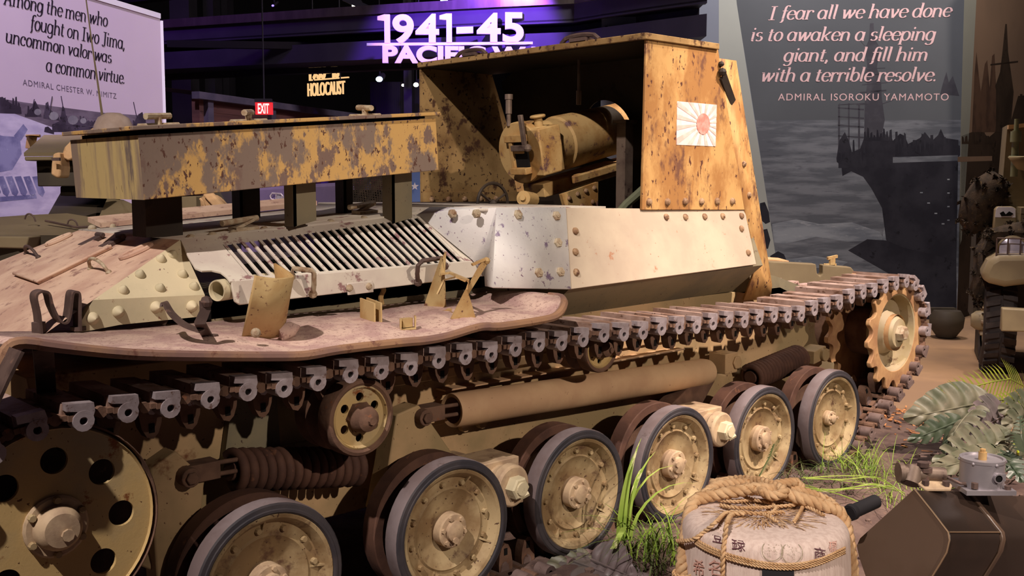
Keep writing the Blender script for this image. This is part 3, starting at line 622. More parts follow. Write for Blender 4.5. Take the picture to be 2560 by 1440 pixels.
# return rollers
def roller(c):
    c = V(c); b = MB()
    holed_disc(b, c, .066, .0145, 6, .03, .092, .016, .026, ph=.5, seg=10); b.lathe([(.092,-.016),(.098,-.004),(.104,-.008)], c, AX, 40)
    r_ = b.build('return_roller', M['idler'], TK, org=c, sm=25)
    b = MB(); b.lathe([(.103,-.008),(.112,.0),(.122,-.003),(.127,-.012),(.127,-.062),(.118,-.07),(.08,-.07)], c, AX, 40); b.lathe([(.127,-.14),(.127,-.20),(.12,-.205),(.05,-.2)], c, AX, 40); b.lathe([(.05,-.12),(.127,-.135),(.127,-.14)], c, AX, 40); b.cyl(c+V((0,.02,0)), c+V((0,.42,0)), .035, 12)
    b.build('roller_rim', M['rusty'], r_, org=c)
    b = MB(); b.lathe([(.0001,.052),(.018,.05),(.038,.036),(.046,.01),(.048,-.016)], c, AX, 24); b.lathe([(.0001,-.002),(.05,-.004),(.054,-.016)], c, AX, 6); b.cyl(c+V((0,-.05,.0)), c+V((0,-.06,0)), .014, 8); b.build('roller_hub', M['rusty'], r_, org=c)
    return r_
RL = roller((1.402,.02,.812)); r2 = dup(RL, TK, ony(1506,872,.11)); r2.scale = (.78, .9, .78)
b = MB(); b.poly([(1.10,.415,.60),(1.32,.415,.60),(1.30,.415,.95),(1.16,.415,.95)], (0,-.03,0)); b.build('roller_bracket', M['overhang'], TK)
# springs
def coil(name, a, c, r, turns, wire, rods=True):
    a, c = V(a), V(c); d = (c-a).normalized(); x = d.orthogonal().normalized(); y = d.cross(x); L = (c-a).length; b = MB()
    n = int(turns*20); b.tube([a+d*(L*i/n)+x*(r*math.cos(2*PI*turns*i/n))+y*(r*math.sin(2*PI*turns*i/n)) for i in range(n+1)], wire, 8)
    b.cyl(a-d*.01, c+d*.01, r*.6, 12)
    return b.build(name, M['spring'], TK, sm=60)
coil('coil_spring', (1.075,.27,.652), (1.575,.30,.565), .056, 15, .0165)
coil('coil_spring', (3.97,.30,.575), (4.42,.30,.628), .056, 17, .0155)
b = MB(); ta, tb = V((2.0,.30,.70)), V((3.60,.30,.65)); td = tb-ta; L = td.length
b.lathe([(.050,.004),(.064,0),(.066,.01),(.066,.5),(.067,.7),(.066,L-.04),(.060,L-.004),(.04,L)], ta, td, 32); b.lathe([(.0001,.18),(.058,.18),(.060,.004)], ta, td, 24)
b.box((2.05,.30,.625), (3.5,.42,.633)); b.box((2.02,.36,.76), (3.5,.42,.766)); b.build('spring_housing', M['tube'], TK, sm=40)
# rods, clevises and bell cranks
def clevis(px, py, y, dirx, tag_=None):
    c = ony(px, py, y); b = MB(); b.cyl(c+V((0,-.045,0)), c+V((0,.08,0)), .030, 14); b.obox(c+V((dirx*.06,.02,0)), V((.05,0,0)), V((0,.035,0)), V((0,0,.028)))
    for k in (-1,1): b.cyl(c+V((dirx*.05,.01,.018*k)), c+V((dirx*.20,.02,.018*k-.008)), .008, 8)
    b.cyl(c+V((0,-.056,0)), c+V((0,-.045,0)), .02, 6); return b.build('clevis', M['rusty'], TK, bev=.003)
clevis(462,1188,.22,1); clevis(1048,1040,.25,1)
b = MB(); c = ony(1808,905,.30); b.obox(c, V((.05,0,0)), V((0,.05,0)), V((0,0,.05))); b.cyl(c+V((.04,-.06,.0)), c+V((.04,-.05,0)), .035, 6); b.build('clevis', M['hull'], TK, bev=.004)
b = MB(); c = ony(2030,885,.30); b.obox(c, V((.06,0,.01)), V((0,.05,0)), V((0,0,.035))); b.cyl(c+V((.03,-.07,0)), c+V((.03,.05,0)), .036, 14); b.cyl(c-V((.13,0,.02)), c, .012, 8); b.build('clevis', M['hull'], TK, bev=.004)
b = MB(); b.cyl(V((.95,.30,.66)), V((.80,.30,.40)), .05, 10); b.poly([V((.79,.22,.72)),V((.87,.22,.76)),V((.96,.22,.66)),V((.92,.22,.38)),V((1.06,.22,.32)),V((.80,.22,.30))], (0,.08,0)); b.build('swing_arm', M['hull'], TK, bev=.006)
b = MB(); b.poly([V((1.70,.24,.74)),V((1.80,.24,.76)),V((1.95,.24,.56)),V((1.98,.24,.40)),V((1.62,.24,.40)),V((1.66,.24,.55))], (0,.09,0)); b.build('bell_crank', M['hull'], TK, bev=.006)
b = MB(); b.poly([V((3.52,.26,.66)),V((3.62,.26,.62)),V((3.45,.26,.44)),V((3.15,.26,.40)),V((3.2,.26,.50))], (0,.09,0)); b.build('bell_crank', M['rusty'], TK, bev=.006)
def pivot(x, z):
    c = V((x, -.0, z)); b = MB(); b.lathe([(.070,.0),(.078,-.006),(.080,-.04),(.066,-.05),(.062,-.36)], c, AX, 28); b.lathe([(.0001,.0),(.070,.0)], c, AX, 28)
    b.obox(c+V((.0,.10,-.06)), V((.30,0,-.02)), V((0,.035,0)), V((0,0,.03))); b.obox(c+V((0,.16,.05)), V((.10,0,0)), V((0,.08,0)), V((0,0,.03)))
    p_ = b.build('bogie_pivot', M['hub'], TK, bev=.004, org=c)
    b = MB(); b.lathe([(.0001,.040),(.036,.040),(.042,.034),(.044,.0)], c, AX, 6); b.lathe([(.0001,.046),(.024,.046),(.026,.038)], c, AX, 16); b.cyl(c+V((.0,-.03,-.035)), c+V((.03,-.044,-.02)), .01, 6); b.build('castle_nut', M['cream'], p_, org=c, sm=20)
    return p_
pv = pivot(2.045, .462); dup(pv, TK, (3.318, 0, .462))
b = MB()
for x in XW: b.cyl((x,.06,ZW), (x,.42,ZW), .05, 14)
b.build('axle', M['rusty'], TK)
for x in (2.14, 2.23, 2.93):
    b = MB(); b.cyl((x,.405,.60), (x,.38,.60), .022, 10); b.build('hull_bolt', M['hull'], HULL)
# ---- track: one link built once, copied round the loop
b = MB(); Y0, Y1 = -.04, .26
for y0, y1 in ((Y0+.01, .035), (.165, Y1)): b.box((-.046,y0,-.010), (.046,y1,.004))
b.box((-.046,.06,-.010), (.046,.14,.006)); b.box((-.046,.03,-.010), (-.024,.17,.004)); b.box((.024,.03,-.010), (.046,.17,.004))
b.poly([(-.040,Y0+.028,.004),(.032,Y0+.028,.004),(.031,Y0+.028,.026),(-.038,Y0+.028,.031)], (0,Y1-Y0-.03,0), 3)
for y0, y1 in ((Y0+.02,.035),(.075,.125),(.165,Y1)): b.cyl((-.0575,y0,-.006), (-.0575,y1,-.006), .0155, 10)
for y0, y1 in ((.036,.074),(.126,.164)): b.cyl((.0575,y0,-.006), (.0575,y1,-.006), .0155, 10)
# guide horn
hp = [(.032,-.010),(.035,-.045),(.031,-.080),(.021,-.108),(.006,-.122),(-.012,-.116),(-.026,-.090),(-.033,-.050),(-.033,-.010)]
b.poly([(x, .085, z) for x, z in hp], (0,.038,0)); b.poly([(x*.62+.005, .083, z*.45+.001) for x, z in hp], (0,.004,0), 1)
b.box((-.006,.0825,-.104),(.010,.0845,-.078), 2)
# polished end: flange, web and pierced eye
e0, e1 = Y0, Y0+.034
b.poly([(x, e0, z) for x, z in ((.032,.030),(-.036,.035),(-.037,.016),(-.010,.012),(-.014,-.004),(.028,-.008),(.034,.008))], (0,e1-e0,0), 1)
ring = [(.004+.0275*math.cos(2*PI*k/14), -.014+.0275*math.sin(2*PI*k/14)) for k in range(14)]; inn = [(.004+.0105*math.cos(2*PI*k/14), -.014+.0105*math.sin(2*PI*k/14)) for k in range(14)]
vs = [(x, y, z) for y in (e0-.001, e1+.03) for rr in (ring, inn) for x, z in rr]
fs = []
for k in range(14):
    l = (k+1) % 14; fs += [(k,l,14+l,14+k),(28+k,42+k,42+l,28+l),(k,28+k,28+l,l),(14+k,14+l,42+l,42+k)]
b.add(vs, fs, 1); b.cyl((.004,e0+.012,-.014), (.004,e1+.01,-.014), .0105, 10, 2)
b.box((-.032,e0+.004,-.012),(-.012,e1,.004), 0)
# loop of straight and curved runs (x, z), walked from the rear top forward
def tangent_loop(circ):
    pts = []; n = len(circ); tans = []
    for i in range(n):
        (x0,z0,r0),(x1,z1,r1) = circ[i], circ[(i+1) % n]; dx, dz = x1-x0, z1-z0; D = math.hypot(dx, dz); base = math.atan2(dz, dx)
        off = math.acos((r0-r1)/D); a = base+off; tans.append(((x0+r0*math.cos(a), z0+r0*math.sin(a), a), (x1+r1*math.cos(a), z1+r1*math.sin(a), a)))
    for i in range(n):
        prev = tans[i-1][1]; nxt = tans[i][0]; x, z, r = circ[i]; a0, a1 = prev[2], nxt[2]
        while a1 > a0: a1 -= 2*PI
        k = max(2, int((a0-a1)*r/.01))
        pts += [(x+r*math.cos(a0+(a1-a0)*j/k), z+r*math.sin(a0+(a1-a0)*j/k)) for j in range(k+1)]
    return pts
loop = tangent_loop([(IC.x, IC.z, .287), (SC.x, SC.z, .291), (XW[5], ZW, .264), (XW[0], ZW, .264)])
P_ = [V((x, 0, z)) for x, z in loop]; P_.append(P_[0]); seg = [0]
for i in range(1, len(P_)): seg.append(seg[-1]+(P_[i]-P_[i-1]).length)
SAG = ((.445,0),(1.4,0),(2.2,-.006),(2.6,-.016),(3.4,-.05),(3.87,-.072),(4.2,-.05),(4.45,-.024),(4.9,0))
def sag(x):
    for (x0,s0),(x1,s1) in zip(SAG, SAG[1:]):
        if x0 <= x <= x1: return s0+(s1-s0)*(x-x0)/(x1-x0)
    return 0
TOT = seg[-1]; NL = min(99, round(TOT/.1165)); stp = TOT/NL; j = 0
def along(s):
    s %= TOT; i = 1
    while seg[i] < s: i += 1
    t = (s-seg[i-1])/max(1e-9, seg[i]-seg[i-1]); p = P_[i-1].lerp(P_[i], t)
    return p+V((0,0,sag(p.x))) if p.z > .9 else p
TRK = bpy.data.objects.new('track', None); COL.objects.link(TRK); TRK.parent = TK; CEN[TRK] = V((2.6,.11,.1)); TRK.location = CEN[TRK]-CEN[TK]; TRK.empty_display_size = .1
sf = stp/.115; b.v = [V((v.x*sf, v.y, v.z)) for v in b.v]
link = None
for k in range(NL):
    s = k*stp+.02; a_, c_ = along(s-.05), along(s+.05); mid_ = along(s); d = (c_-a_).normalized()
    if mid_.z > .9 and .6 < mid_.x < 4.6: mid_ = mid_+V((0,0,.005*math.sin(k*1.9)))
    ang = -math.atan2(d.z, d.x)
    if link is None:
        link = b.build('track_link', [M['rusty'], M['worn'], M['black'], M['grouser']], TRK, org=(0,0,0), sm=35); lo_ = link; low = link.data.copy(); low.materials[1] = M['dusty']; low.materials[3] = M['dusty']
    else: lo_ = link.copy(); COL.objects.link(lo_); lo_.parent = TRK
    if mid_.z < .72 and k: lo_.data = low
    lo_.location = mid_-CEN[TRK]; lo_.rotation_euler = (0, ang, 0)
# ================================================================== hall shell
paint('concrete', C(150,120,92), C(132,106,84), C(112,92,76), s1=1.2, th=.62, s2=30, soft=.2, rough=.55, bump=.05)
paint('soil', C(112,92,84), C(84,66,62), C(140,108,90), s1=7, th=.60, s2=34, rough=.95, bump=.8, soft=.12, e1=(.4,.62))
paint('chips', C(188,130,86), C(150,100,66), C(206,160,112), s1=14, th=.6, s2=40, rough=.9)
paint('dark_wall', C(30,26,30), C(24,22,26), s1=.8, rough=.9)
paint('steel_dark', C(40,36,44), C(34,31,38), s1=2, rough=.6)
paint('fascia', C(64,60,76), C(58,55,70), s1=2, rough=.55)
paint('rim_metal', C(150,138,132), C(130,118,116), s1=6, rough=.32, metal=.8, stretch=(1,1,.2))
def isx(o, nm): o.name = nm; return struct(o)
b = MB(); b.flat([(-14,-12,-.012),(24,-12,-.012),(24,26,-.012),(-14,26,-.012)]); isx(b.build('floor', M['concrete'], None, fixn=False), 'floor')
# raised bed of soil under the exhibit
b = MB(); nx, ny = 110, 64; bx0, bx1, by0, by1 = -1.6, 6.3, -2.6, 2.9
def bedz(x, y):
    e = min(x-bx0, y-by0, by1-y, (6.12+.35*math.sin(y*1.7)-max(0,y)*.08)-x); k = max(0, min(1, e/.25))
    rut = .085*max(0, 1-max(0, abs(y)-.22)/.3)*max(0, min(1, (x-.2)/.4, (4.75-x)/.5)); rut = rut*rut*(3-2*rut/.085)/.085 if rut > 0 else 0
    return -.03+k*(rut+.062+.016*noise.noise(V((x*2.2,y*2.2,0)))+.010*noise.noise(V((x*9,y*9,3)))+.005*noise.noise(V((x*24,y*24,7))))
for i in range(nx+1):
    for j in range(ny+1):
        x, y = bx0+(bx1-bx0)*i/nx, by0+(by1-by0)*j/ny; b.v.append(V((x, y, bedz(x, y))))
b.f = [(i*(ny+1)+j,(i+1)*(ny+1)+j,(i+1)*(ny+1)+j+1,i*(ny+1)+j+1) for i in range(nx) for j in range(ny)]; b.m = [0]*len(b.f)
o = b.build('soil_bed', M['soil'], None, sm=180); o['kind'] = 'stuff'; tag(o, 'dark brown soil bed spread over the floor under the tracked gun', 'soil')
b = MB()
for k in range(900):
    x = rnd.uniform(4.6, 6.5); y = rnd.uniform(-.5, 1.1)
    if rnd.random() > math.exp(-((x-5.95)/.42)**2-((y-.35)/.5)**2)*1.3: continue
    z = max(bedz(x, y), -.012)+.006; a = rnd.uniform(0, PI); l = rnd.uniform(.012,.034); u = V((math.cos(a), math.sin(a), rnd.uniform(-.3,.3)))*l; v = V((-math.sin(a), math.cos(a), rnd.uniform(-.3,.3)))*rnd.uniform(.004,.010)
    c = V((x, y, z+rnd.uniform(0,.012))); b.obox(c, u, v, V((0,0,.002)))
o = b.build('wood_chips', M['chips'], None); o['kind'] = 'stuff'; tag(o, 'orange brown wood chips scattered on the soil edge before the front sprocket', 'wood chips')
b = MB()
for k in range(420):
    x = rnd.uniform(1.2, 5.6); y = rnd.uniform(-1.3, -.05); r_ = rnd.choice((.006,.009,.013,.02)); b.ball((x, y, bedz(x, y)+r_*.2), r_, 6, sz=(1.2, rnd.uniform(.7,1.2), .7))
o = b.build('soil_clods', M['soil'], None); o['kind'] = 'stuff'; tag(o, 'small dark clods and pebbles strewn over the soil beside the road wheels', 'soil')
# back wall, ceiling
b = MB(); b.box((-14,24,-.02),(24,24.2,8)); isx(b.build('wall_back', M['dark_wall']), 'wall_back')
b = MB(); b.box((-14,-12,8),(24,24.2,8.2)); isx(b.build('ceiling', M['dark_wall']), 'ceiling')
b = MB(); b.box((-14.2,-12,-.02),(-14,24.2,8)); isx(b.build('wall_left', M['dark_wall']), 'wall_left')
b = MB(); b.box((24,-12,-.02),(24.2,24.2,8)); isx(b.build('wall_far_right', M['dark_wall']), 'wall_far_right')
PAN = -YAW
def loc(p): # a place in axes along the picture: right, away, up, measured from p
    q = Matrix.Rotation(-PAN, 3, 'Z')
    return lambda a: q @ (V(a)-V(p))
# ---- curved gallery fascia with the purple lit sign
def fas(px, top, bot, d): return [dep(px, top, d), dep(px, bot, d)]
b = MB(); segs = [(180,15.4),(410,14.4),(820,13.4),(1040,12.95),(1250,12.6),(1432,12.35),(1500,12.0),(1620,11.5),(1760,11.0)]
def strip_(b, t, o, dz0, dz1, back, mi=0):
    """a horizontal band along the gallery: heights above the rim, depth behind it"""
    q = [dep(px, 452, d)+V((.683,.73,0))*back for px, d in segs]
    for i in range(len(q)-1):
        b.add([q[i]+V((0,0,dz0)), q[i+1]+V((0,0,dz0)), q[i+1]+V((0,0,dz1)), q[i]+V((0,0,dz1))], [(0,1,2,3)], mi)
H0 = 3.74-1.564
def band(name, dz0, dz1, back, mat, dpt=.05, segs_=None):
    b = MB(); S_ = segs_ or segs; q = [dep(px, 452, d)+V((.683,.73,0))*back for px, d in S_]
    for p in q: p.z = 1.564
    for i in range(len(q)-1): b.poly([q[i]+V((0,0,dz0)), q[i+1]+V((0,0,dz0)), q[i+1]+V((0,0,dz1)), q[i]+V((0,0,dz1))], V((.683,.73,0))*dpt)
    return struct(b.build(name, mat))
band('trim_1', H0-.11, H0, 0, M['rim_metal'])
band('trim_2', H0-.32, H0-.11, .04, M['fascia'], .1)
band('trim_3', H0-.43, H0-.30, .5, M['steel_dark'], .1)
band('trim_4', H0-.66, H0-.43, .04, M['fascia'], .6)
band('trim_5', H0-.30, H0-.28, .04, M['steel_dark'], .6)
band('trim_6', H0-.73, H0-.665, .6, M['steel_dark'], .2)
band('trim_7', H0+.45, H0+.52, .8, M['steel_dark'], .2)
sig = thing('gallery_sign', 'sign of pale capitals reading 1941-45 PACIFIC WAR lit purple above the gun', 'sign', dep(1120,105,12.3), PAN+.06)
def text_mesh(txt, size, depth=.0, shear=0, space=1, align='LEFT', bold=0):
    cu = bpy.data.curves.new('t', 'FONT'); cu.body = txt; cu.size = size; cu.extrude = depth/2; cu.shear = shear; cu.space_character = space; cu.align_x = align; cu.offset = bold; cu.resolution_u = 6
    o = bpy.data.objects.new('t', cu); COL.objects.link(o); bpy.context.view_layer.update()
    me = bpy.data.meshes.new_from_object(o.evaluated_get(bpy.context.evaluated_depsgraph_get())); bpy.data.objects.remove(o); bpy.data.curves.remove(cu)
    vs = [v.co.copy() for v in me.vertices]; fs = [tuple(p.vertices) for p in me.polygons]; bpy.data.meshes.remove(me); return vs, fs
def letters(name, mat, parent, txt, size, fit=None, at=(0,0,0), depth=.03, bold=0, f=None, **k):
    vs, fs = text_mesh(txt, size, depth, bold=bold, **k)
    if not vs: return None
    x0, x1 = min(v.x for v in vs), max(v.x for v in vs); y0, y1 = min(v.y for v in vs), max(v.y for v in vs)
    sx = fit[0]/(x1-x0) if fit else 1; sy = fit[1]/(y1-y0) if fit and fit[1] else sx
    b = MB(); A = V(at); b.add([(f(V(((v.x-x0)*sx, (v.y-y0)*sy, v.z))) if f else A+V(((v.x-x0)*sx, -v.z, (v.y-y0)*sy))) for v in vs], fs)
    return b.build(name, mat, parent, sm=20, fixn=False)
paint('sign_white', C(236,230,240), rough=.5)
SCL = 12.3/FPX
px_ = lambda px, py: V(((px-1120)*SCL, 0, (105-py)*SCL))
yl = MB()
def one(x0, x1, y0, y1): w_ = x1-x0; h_ = y1-y0; return [px_(x0+w_*u, y1-h_*v) for u, v in ((0,.80),(.08,1.0) if False else (0,.93),(.55,1.0),(1,1.0),(1,0),(.55,0),(.55,.78))]
yl.poly(one(945,976,39,111), (0,.06,0)); yl.poly(one(1099,1130,35,108), (0,.06,0)); yl.poly([px_(1141,84),px_(1183,82),px_(1183,66),px_(1141,68)], (0,.06,0))
for ch, x0, x1, y0, y1 in (('9',982,1035,38,111),('4',1039,1098,36,109),('4',1192,1252,32,106),('5',1257,1310,30,105)):
    vs, fs = text_mesh(ch, 1, .06, bold=.028); ax0, ax1 = min(v.x for v in vs), max(v.x for v in vs); ay0, ay1 = min(v.y for v in vs), max(v.y for v in vs)
    yl.add([px_(x0+(v.x-ax0)/(ax1-ax0)*(x1-x0), y1-(v.y-ay0)/(ay1-ay0)*(y1-y0))+V((0,.03-v.z,0)) for v in vs], fs)
yl.build('year_lettering', M['sign_white'], sig, sm=20, fixn=False)
letters('name_lettering', M['sign_white'], sig, 'PACIFIC WAR', .3, (452*SCL, 44*SCL), px_(957,159), .06, bold=.014)
b = MB(); b.poly([px_(918,116),px_(1405,107),px_(1405,100.5),px_(918,109.5)], (0,.05,0)); b.build('rule', M['sign_white'], sig)
b = MB(); b.beam(px_(1000,90)+V((0,.1,0)), px_(1000,165)+V((0,.1,0)), .02, .02); b.beam(px_(1300,80)+V((0,.1,0)), px_(1300,165)+V((0,.1,0)), .02, .02); b.build('sign_post', M['steel_dark'], sig)
# ---- smaller lit sign further off
hs = thing('holocaust_sign', 'small glowing amber sign reading HOLOCAUST hanging beyond the gallery edge', 'sign', dep(815,210,17), PAN-.62)
glow('amber', (1,.60,.26,1), 1.0); glow('amber_side', (1,.4,.15,1), .5)
s2 = 17/FPX/.80; p2 = lambda px, py: V(((px-815)*s2, 0, (198-py)*s2*.80))
letters('name_lettering', M['amber'], hs, 'HOLOCAUST', .3, (104*s2, 33*s2*.8), p2(763,226), .03)
letters('year_lettering', M['amber'], hs, '1933–45', .3, (84*s2, 40*s2*.8), p2(768,185), .03, bold=.01)
b = MB(); b.cyl(p2(780,190), V((p2(780,190).x,0,8-hs.location.z)), .012, 6); b.cyl(p2(855,190), V((p2(855,190).x,0,8-hs.location.z)), .012, 6); b.build('hanger', M['steel_dark'], hs)
b = MB(); b.poly([p2(766,187),p2(876,187),p2(876,184),p2(766,184)], (0,.03,0)); b.build('rule', M['amber'], hs)
# ---- exit sign
ex = thing('exit_sign', 'red lit EXIT sign hanging on a thin rod behind the box', 'sign', dep(659,270,11.2), PAN)
glow('exit_red', (1,.02,.03,1), .85); glow('exit_white', (1,.62,.60,1), 1.6); s3 = 11.2/FPX; p3 = lambda px, py, y=0: V(((px-659)*s3, y, (270-py)*s3))
b = MB(); b.poly([p3(638,286),p3(680,286),p3(680,256),p3(638,256)], (0,.05,0)); b.build('lit_panel', M['exit_red'], ex)
letters('exit_lettering', M['exit_white'], ex, 'EXIT', .2, (28*s3, 25*s3), p3(645,284,-.008), .004, bold=.004)
b = MB(); b.poly([p3(637,256,-.01),p3(678,256,-.01),p3(678,247,-.01),p3(637,247,-.01)], (0,.08,0)); b.cyl(p3(659,247,.03), V((p3(659,247).x,.03,8.0-ex.location.z)), .008, 6); b.build('hanger', M['steel_dark'], ex)
# ---- freight wagon far behind, washed with purple
WG = thing('freight_wagon', 'old boarded freight wagon with arched roof washed in purple light behind the gun', 'wagon', (0,0,0))
paint('wagon_wood', C(96,62,62), C(78,50,52), C(60,40,42), s1=3, th=.6, s2=9, stretch=(.3,.3,3)); paint('wagon_frame', C(84,76,96), C(70,64,84), s1=4)
wa, wb = dep(500,330,11.9), dep(1075,330,18.5); wa.z = wb.z = 0; wd = (wb-wa).normalized(); wn = V((wd.y,-wd.x,0)); wn = wn if wn.dot(FW) < 0 else -wn
Lw = (wb-wa).length; W_ = lambda t, z, o=0: wa+wd*(Lw*t)+V((0,0,z))+wn*o
b = MB(); b.poly([W_(0,.9),W_(1,.9),W_(1,2.5),W_(0,2.5)], -wn*.1)
for k in range(9): b.poly([W_(0,.95+k*.175),W_(1,.95+k*.175),W_(1,.958+k*.175),W_(0,.958+k*.175)], wn*.004)
b.build('side_boards', M['wagon_wood'], WG)
for t in (.02,.22,.42,.5,.62,.8,.98):
    b = MB(); b.poly([W_(t-.008,.8),W_(t+.008,.8),W_(t+.008,2.5),W_(t-.008,2.5)], wn*.06); b.build('frame_post', M['wagon_frame'], WG)
b = MB(); b.poly([W_(-.02,2.48,.1),W_(1.02,2.48,.1),W_(1.02,2.56,.1),W_(-.02,2.56,.1)], -wn*.1); b.add([W_(-.02,2.56,.1),W_(1.02,2.56,.1),W_(1.02,2.62,-.4),W_(-.02,2.62,-.4),W_(1.02,2.7,-1.3),W_(-.02,2.7,-1.3)], [(0,1,2,3),(3,2,4,5)]); b.build('roof', M['wagon_frame'], WG)
b = MB(); b.poly([W_(0,.55),W_(1,.55),W_(1,.9),W_(0,.9)], -wn*2.2); b.build('underframe', M['steel_dark'], WG)
# ---- columns in the gloom
for k, (pa, pb, top, d) in enumerate(((432,480,190,16.5),(515,540,185,17.5),(560,575,40,19),(1010,1030,160,18))):
    a_, c_ = dep(pa, 300, d), dep(pb, 300, d); b = MB(); a_.z = c_.z = 0; b.poly([a_, c_, c_+V((.3,.32,0)), a_+V((.3,.32,0))], (0,0,6))
    tag(b.build('steel_column', M['steel_dark']), ('broad grey steel column right of the pale banner edge', 'narrow grey steel column second from the pale banner edge', 'dark steel column rising above the gallery rim left of the sign', 'dark steel column behind the breech side of the gun shield')[k], 'column', 'steel columns of the hall')
# corrugated dark wall at the back
b = MB(); q0, q1 = dep(930,300,19.5), dep(1060,300,19.5)
for k in range(26):
    t = k/25; p = q0.lerp(q1, t); p.z = 0; b.cyl(p, p+V((0,0,3.4)), .035, 6)
b.poly([V((q0.x,q0.y,0)),V((q1.x,q1.y,0)),V((q1.x,q1.y,3.4)),V((q0.x,q0.y,3.4))], (.1,.1,0)); struct(b.build('wall_corrugated', M['steel_dark']))
# ---- ceiling spots
glow('bulb_warm', (1,.85,.6,1), 14); glow('bulb_cool', (.55,.8,1,1), 14); glow('bulb_blue', (.15,.1,1,1), 5)
for k, (px, py, d, r_, mt, lb) in enumerate(((888,15,15,.05,'bulb_warm','small warm ceiling spotlight left of the purple sign top'),(1045,28,14,.05,'bulb_warm','round bright spotlight just over the rim above the year lettering'),(948,198,17,.055,'bulb_cool','bluish white spotlight right of the amber sign'),(1040,212,17.5,.045,'bulb_warm','small warm spotlight touching the shield roof corner'),(1008,213,18,.03,'bulb_warm','faint warm spotlight left of the shield roof corner'),(1110,2,14,.05,'bulb_cool','greenish white spotlight at the top edge over the sign'),(1428,2,13.5,.035,'bulb_cool','tiny greenish spotlight over the right end of the lit rim'),(682,14,16,.02,'bulb_blue','tiny blue lamp high in the dark left of the sign'))):
    t_ = thing('spotlight', lb, 'lamp', dep(px, py, d), PAN, 'ceiling spotlights')
    b = MB(); b.ball((0,0,0), r_, 10, sz=(1,.5,.8)); b.build('bulb', M[mt], t_)
    b = MB(); b.lathe([(r_*.9,.0),(r_*1.15,.02),(r_*.9,.16),(.0001,.17)], (0,.03,0), (.3,1,.6), 14); b.cyl((0,.1,.06), (0,.1,8.0-t_.location.z), .012, 6); b.build('lamp_housing', M['steel_dark'], t_)
for k, (p0, p1) in enumerate((((860,-5,15),(950,35,15)),((1140,-5,14),(1190,28,14)),((420,110,13.5),(1000,118,13.5)))):
    b = MB(); b.beam(dep(*p0), dep(*p1), .09, .09); tag(b.build('ceiling_truss', M['steel_dark'] if k < 2 else M['dark_wall']), ('dark truss bar slanting down left of the lit rim', 'pale truss bar slanting over the sign', 'long dark truss bar running under the gallery left of the sign')[k], 'beam')
# ================================================================== printed walls
paint('banner_paper', C(214,196,214), C(208,190,210), s1=.6, rough=.8, spec=.1)
paint('ink', C(44,36,48), rough=.8, spec=.1); paint('ink_soft', C(104,92,112), rough=.8, spec=.1)
paint('print_dark', C(58,50,64), C(84,74,92), C(44,38,48), s1=5, th=.58, s2=14, rough=.8, bump=0, spec=.1)
paint('print_mid', C(122,110,126), C(104,92,108), s1=5, rough=.8, bump=0, spec=.1, stretch=(1,1,4))
paint('print_light', C(214,204,232), C(188,178,212), C(150,142,180), s1=3, th=.6, s2=9, rough=.8, bump=0, spec=.1, stretch=(1,1,3), soft=.2)
paint('print_blue', C(150,148,190), C(112,110,156), C(190,188,220), s1=5, th=.6, s2=11, rough=.8, bump=0, spec=.1, soft=.15)
paint('print_grey', C(128,124,136), C(150,146,156), s1=7, rough=.8, bump=0, spec=.1)
paint('mural_sky', C(118,124,138), C(112,118,132), s1=.5, rough=.75, spec=.1)
paint('mural_wedge', C(150,154,150), C(142,147,144), s1=.5, rough=.75, spec=.1)
paint('mural_deep', C(84,88,94), C(78,82,88), s1=.6, rough=.75, spec=.1)
paint('mural_sea', C(82,86,94), C(108,112,120), C(62,64,74), s1=1.8, th=.56, s2=4, rough=.75, spec=.1, bump=0, stretch=(1,1,7), soft=.18)
paint('mural_foam', C(128,134,142), C(98,104,114), C(156,160,166), s1=2, th=.58, s2=5, rough=.75, spec=.1, bump=0, stretch=(1,1,5), soft=.15)
paint('mural_ship', C(34,34,42), C(44,44,52), C(28,28,34), s1=3, th=.6, s2=10, rough=.75, spec=.1, bump=0)
paint('mural_mast', C(60,60,68), C(70,70,78), s1=6, rough=.75, spec=.1, bump=0)
paint('mural_brown', C(132,112,98), C(122,104,92), s1=.6, rough=.75, spec=.1)
paint('mural_brown_deep', C(50,42,38), C(62,52,46), C(38,32,30), s1=2, th=.6, s2=6, rough=.75, spec=.1, bump=0)
paint('mural_brown_mast', C(92,72,62), C(74,58,52), s1=5, rough=.75, spec=.1, bump=0)
paint('quote_pink', C(204,172,176), rough=.75, spec=.1)
